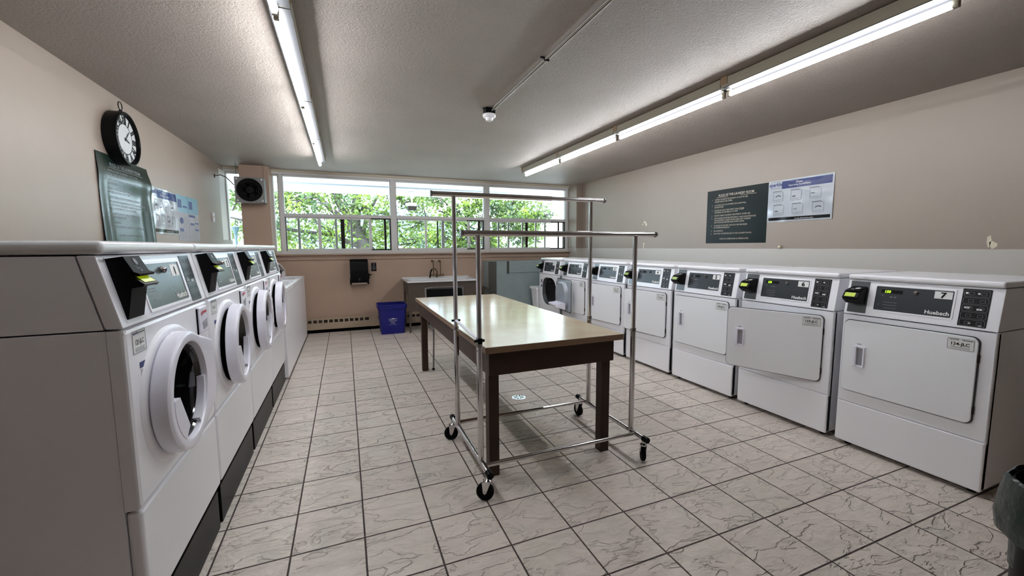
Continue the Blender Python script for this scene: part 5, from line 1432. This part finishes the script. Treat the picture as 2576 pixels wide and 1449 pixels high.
# big tree: clumps spread over the middle of the view
for (x, y, z, r) in ((-3.3, 13.2, 2.9, 0.5), (-2.85, 13.6, 1.9, 0.40), (-2.65, 13.4, 2.6, 0.40), (1.3, 13.2, 1.9, 0.75), (2.1, 13.3, 1.5, 0.6), (2.3, 13.6, 2.1, 0.5), (-2.0, 13.5, 3.0, 1.1), (-1.1, 13.0, 2.6, 0.9), (-0.2, 13.6, 3.1, 1.1), (0.6, 13.1, 2.5, 0.8), (1.5, 13.4, 3.2, 1.0), (-1.6, 13.6, 1.6, 0.9), (-0.4, 13.2, 1.7, 0.8), (0.7, 13.6, 1.5, 0.7), (2.3, 13.5, 2.9, 0.8), (-4.2, 13.5, 3.2, 0.9)):
    cl.append(((x, y-13.3, z+1.0), r))
tree('shade_tree', 'large tree with leaning grey trunk behind the middle windows', (1.05, 13.3, -1.0),
     ([(0, 0, 0), (-0.25, 0, 1.6), (-0.50, 0, 2.5), (-0.72, 0.05, 3.0), (-0.6, 0.0, 4.3), (-0.45, 0, 5.4)], [0.28, 0.24, 0.21, 0.15, 0.11, 0.06]),
     [([(-0.50, 0, 2.5), (-1.0, -0.1, 3.1), (-1.7, 0.0, 3.8), (-2.5, 0.1, 4.4)], [0.13, 0.09, 0.07, 0.03]),
      ([(-0.62, 0, 2.8), (-1.15, 0.1, 3.6), (-1.5, 0.0, 4.5)], [0.10, 0.08, 0.05]),
      ([(-0.45, 0, 2.3), (-1.4, 0.0, 2.7), (-2.8, 0.1, 2.9), (-4.4, 0.2, 3.3)], [0.09, 0.06, 0.045, 0.02]),
      ([(-0.58, 0, 2.6), (-0.35, 0, 3.3), (0.1, 0, 4.2)], [0.08, 0.05, 0.03]),
      ([(-1.7, 0.0, 3.8), (-2.6, -0.1, 3.7), (-3.6, 0, 3.9)], [0.05, 0.035, 0.015])],
     [((x-1.05, y, z), r) for (x, y, z), r in cl], 11500, 0.14, 5)
cl = []
for (x, y, z, r) in ((3.0, 11.6, 2.2, 0.7), (3.9, 11.8, 2.7, 0.8), (4.6, 11.5, 2.2, 0.75), (4.0, 11.6, 1.5, 0.6), (5.2, 11.7, 1.7, 0.6), (3.1, 11.7, 1.4, 0.55), (5.5, 11.5, 2.3, 0.55), (3.5, 11.7, 3.2, 0.7), (2.4, 11.6, 2.8, 0.6), (2.4, 11.8, 1.6, 0.5), (4.9, 11.6, 2.9, 0.6)):
    cl.append(((x-3.4, y-11.65, z+1.0), r))
tree('young_tree', 'slim forked tree outside behind the garment rack bars', (3.4, 11.65, -1.0),
     ([(0, 0, 0), (0.02, 0, 1.6), (0.0, 0, 2.4), (-0.1, 0, 3.2), (-0.1, 0, 4.2)], [0.13, 0.10, 0.085, 0.06, 0.03]),
     [([(0.0, 0, 2.35), (0.3, 0, 2.9), (0.6, 0, 3.8)], [0.07, 0.05, 0.02]), ([(0.02, 0, 2.2), (-0.35, 0, 2.8), (-0.7, 0, 3.6)], [0.06, 0.04, 0.02]), ([(0.1, 0, 2.5), (0.9, 0, 2.9), (1.8, 0, 3.2)], [0.05, 0.035, 0.015])],
     cl, 8500, 0.135, 9)
# shrubs below the crowns
t = None
for i, (x, y, z, r, lab) in enumerate(((-6.4, 17, 0.3, 1.3, 'yellow-green shrub behind the lamp post'), (-2.2, 17, 0.6, 1.3, 'yellow-green shrub outside the leftmost sliding sash'), (2.0, 17, 0.4, 1.3, 'yellow-green shrub beneath the large leaning tree'), (5.4, 14.2, 0.4, 0.7, 'yellow-green shrub beyond the slim forked tree'))):
    rnd = random.Random(20+i); th_ = thing('shrub', lab, 'shrub', (x, y, -1.0), 0, 'shrubs beyond the lawn')
    bm = new()
    for _ in range(6): 
        a = rnd.uniform(0, 6.28); tube(bm, [(0, 0, 0), (0.3*math.cos(a), 0.3*math.sin(a), 0.8), (0.7*math.cos(a), 0.7*math.sin(a), 1.6)], [0.03, 0.02, 0.01], 5)
    finish(bm, 'stem', 'bark', th_)
    bm = new()
    for _ in range(1500):
        d_ = Vector((rnd.gauss(0, 1), rnd.gauss(0, 1), rnd.gauss(0, 1))).normalized()*(0.5+0.5*rnd.random()); p = Vector((d_.x*r*1.3, d_.y*r*0.7, z+1.0+d_.z*r*0.8)); s = 0.24*(0.6+0.8*rnd.random())
        if p.z < 0.05: continue
        e = Euler((rnd.uniform(-1, 1), rnd.uniform(-1, 1), rnd.uniform(0, 6.28))).to_matrix()
        bm.faces.new([bm.verts.new(p+e @ Vector(v)*s) for v in ((0, 0, 0), (0.5, 0.25, 0.05), (1.0, 0.0, -0.08), (0.5, -0.25, 0.05))])
    finish(bm, 'leaves', 'shrub_leaves', th_, smooth=False)
# hills
bm = new(); nx = 40; A = []
for i in range(nx+1):
    x = -60+i*3.2; h = 8.6+1.6*math.sin(i*0.35)+0.8*math.sin(i*0.9+1)
    A.append([bm.verts.new((x, 84+q[0], -1.0+h*q[1])) for q in ((0, 0), (2, 0.6), (5, 1.0), (9, 0.7), (12, 0))])
for i in range(nx):
    for j in range(4): bm.faces.new((A[i][j], A[i+1][j], A[i+1][j+1], A[i][j+1]))
bmesh.ops.recalc_face_normals(bm, faces=bm.faces)
struct('hills', bm, 'hill_green')
# street lamp
t = thing('street_lamp', 'grey-green lamp post outside the narrow left window', 'street lamp', (-2.465, 12.0, -1.0))
bm = new(); tube(bm, [(0, 0, 0), (0, 0, 2.60)], [0.04, 0.028], 12); tube(bm, [(0, 0, 2.60), (0, 0, 2.66)], [0.036, 0.036], 12); finish(bm, 'post', 'lamp_post_green', t)
bm = new(); lathe(bm, [(0.030, 2.66), (0.085, 2.84), (0.092, 2.845), (0.092, 2.86), (0.035, 2.88), (0.010, 2.90), (0, 2.92)], 8); finish(bm, 'lantern', 'lamp_post_green', t)
# white building to the right
t = thing('white_building', 'white rendered building beyond the right window', 'building', (9.2, 15.5, -1.0))
bm = new(); box(bm, -1.2, 6.5, 0, 6, 0, 9.0); finish(bm, 'wall', 'outdoor_white', t)
bm = new(); box(bm, 1.25, 2.6, -0.04, 0.02, 3.05, 4.35); finish(bm, 'shutter', 'outdoor_grey', t)
bm = new(); box(bm, 1.15, 1.95, -0.04, 0.02, 2.72, 2.80); finish(bm, 'vent_slot', 'outdoor_grey', t)
bm = new(); box(bm, -1.3, 6.5, -0.05, 0.02, 1.72, 1.76); finish(bm, 'ledge', 'outdoor_grey', t)
bm = new(); box(bm, -2.1, -1.2, 1.2, 4, 0, 4.2); finish(bm, 'annex', 'outdoor_grey', t)
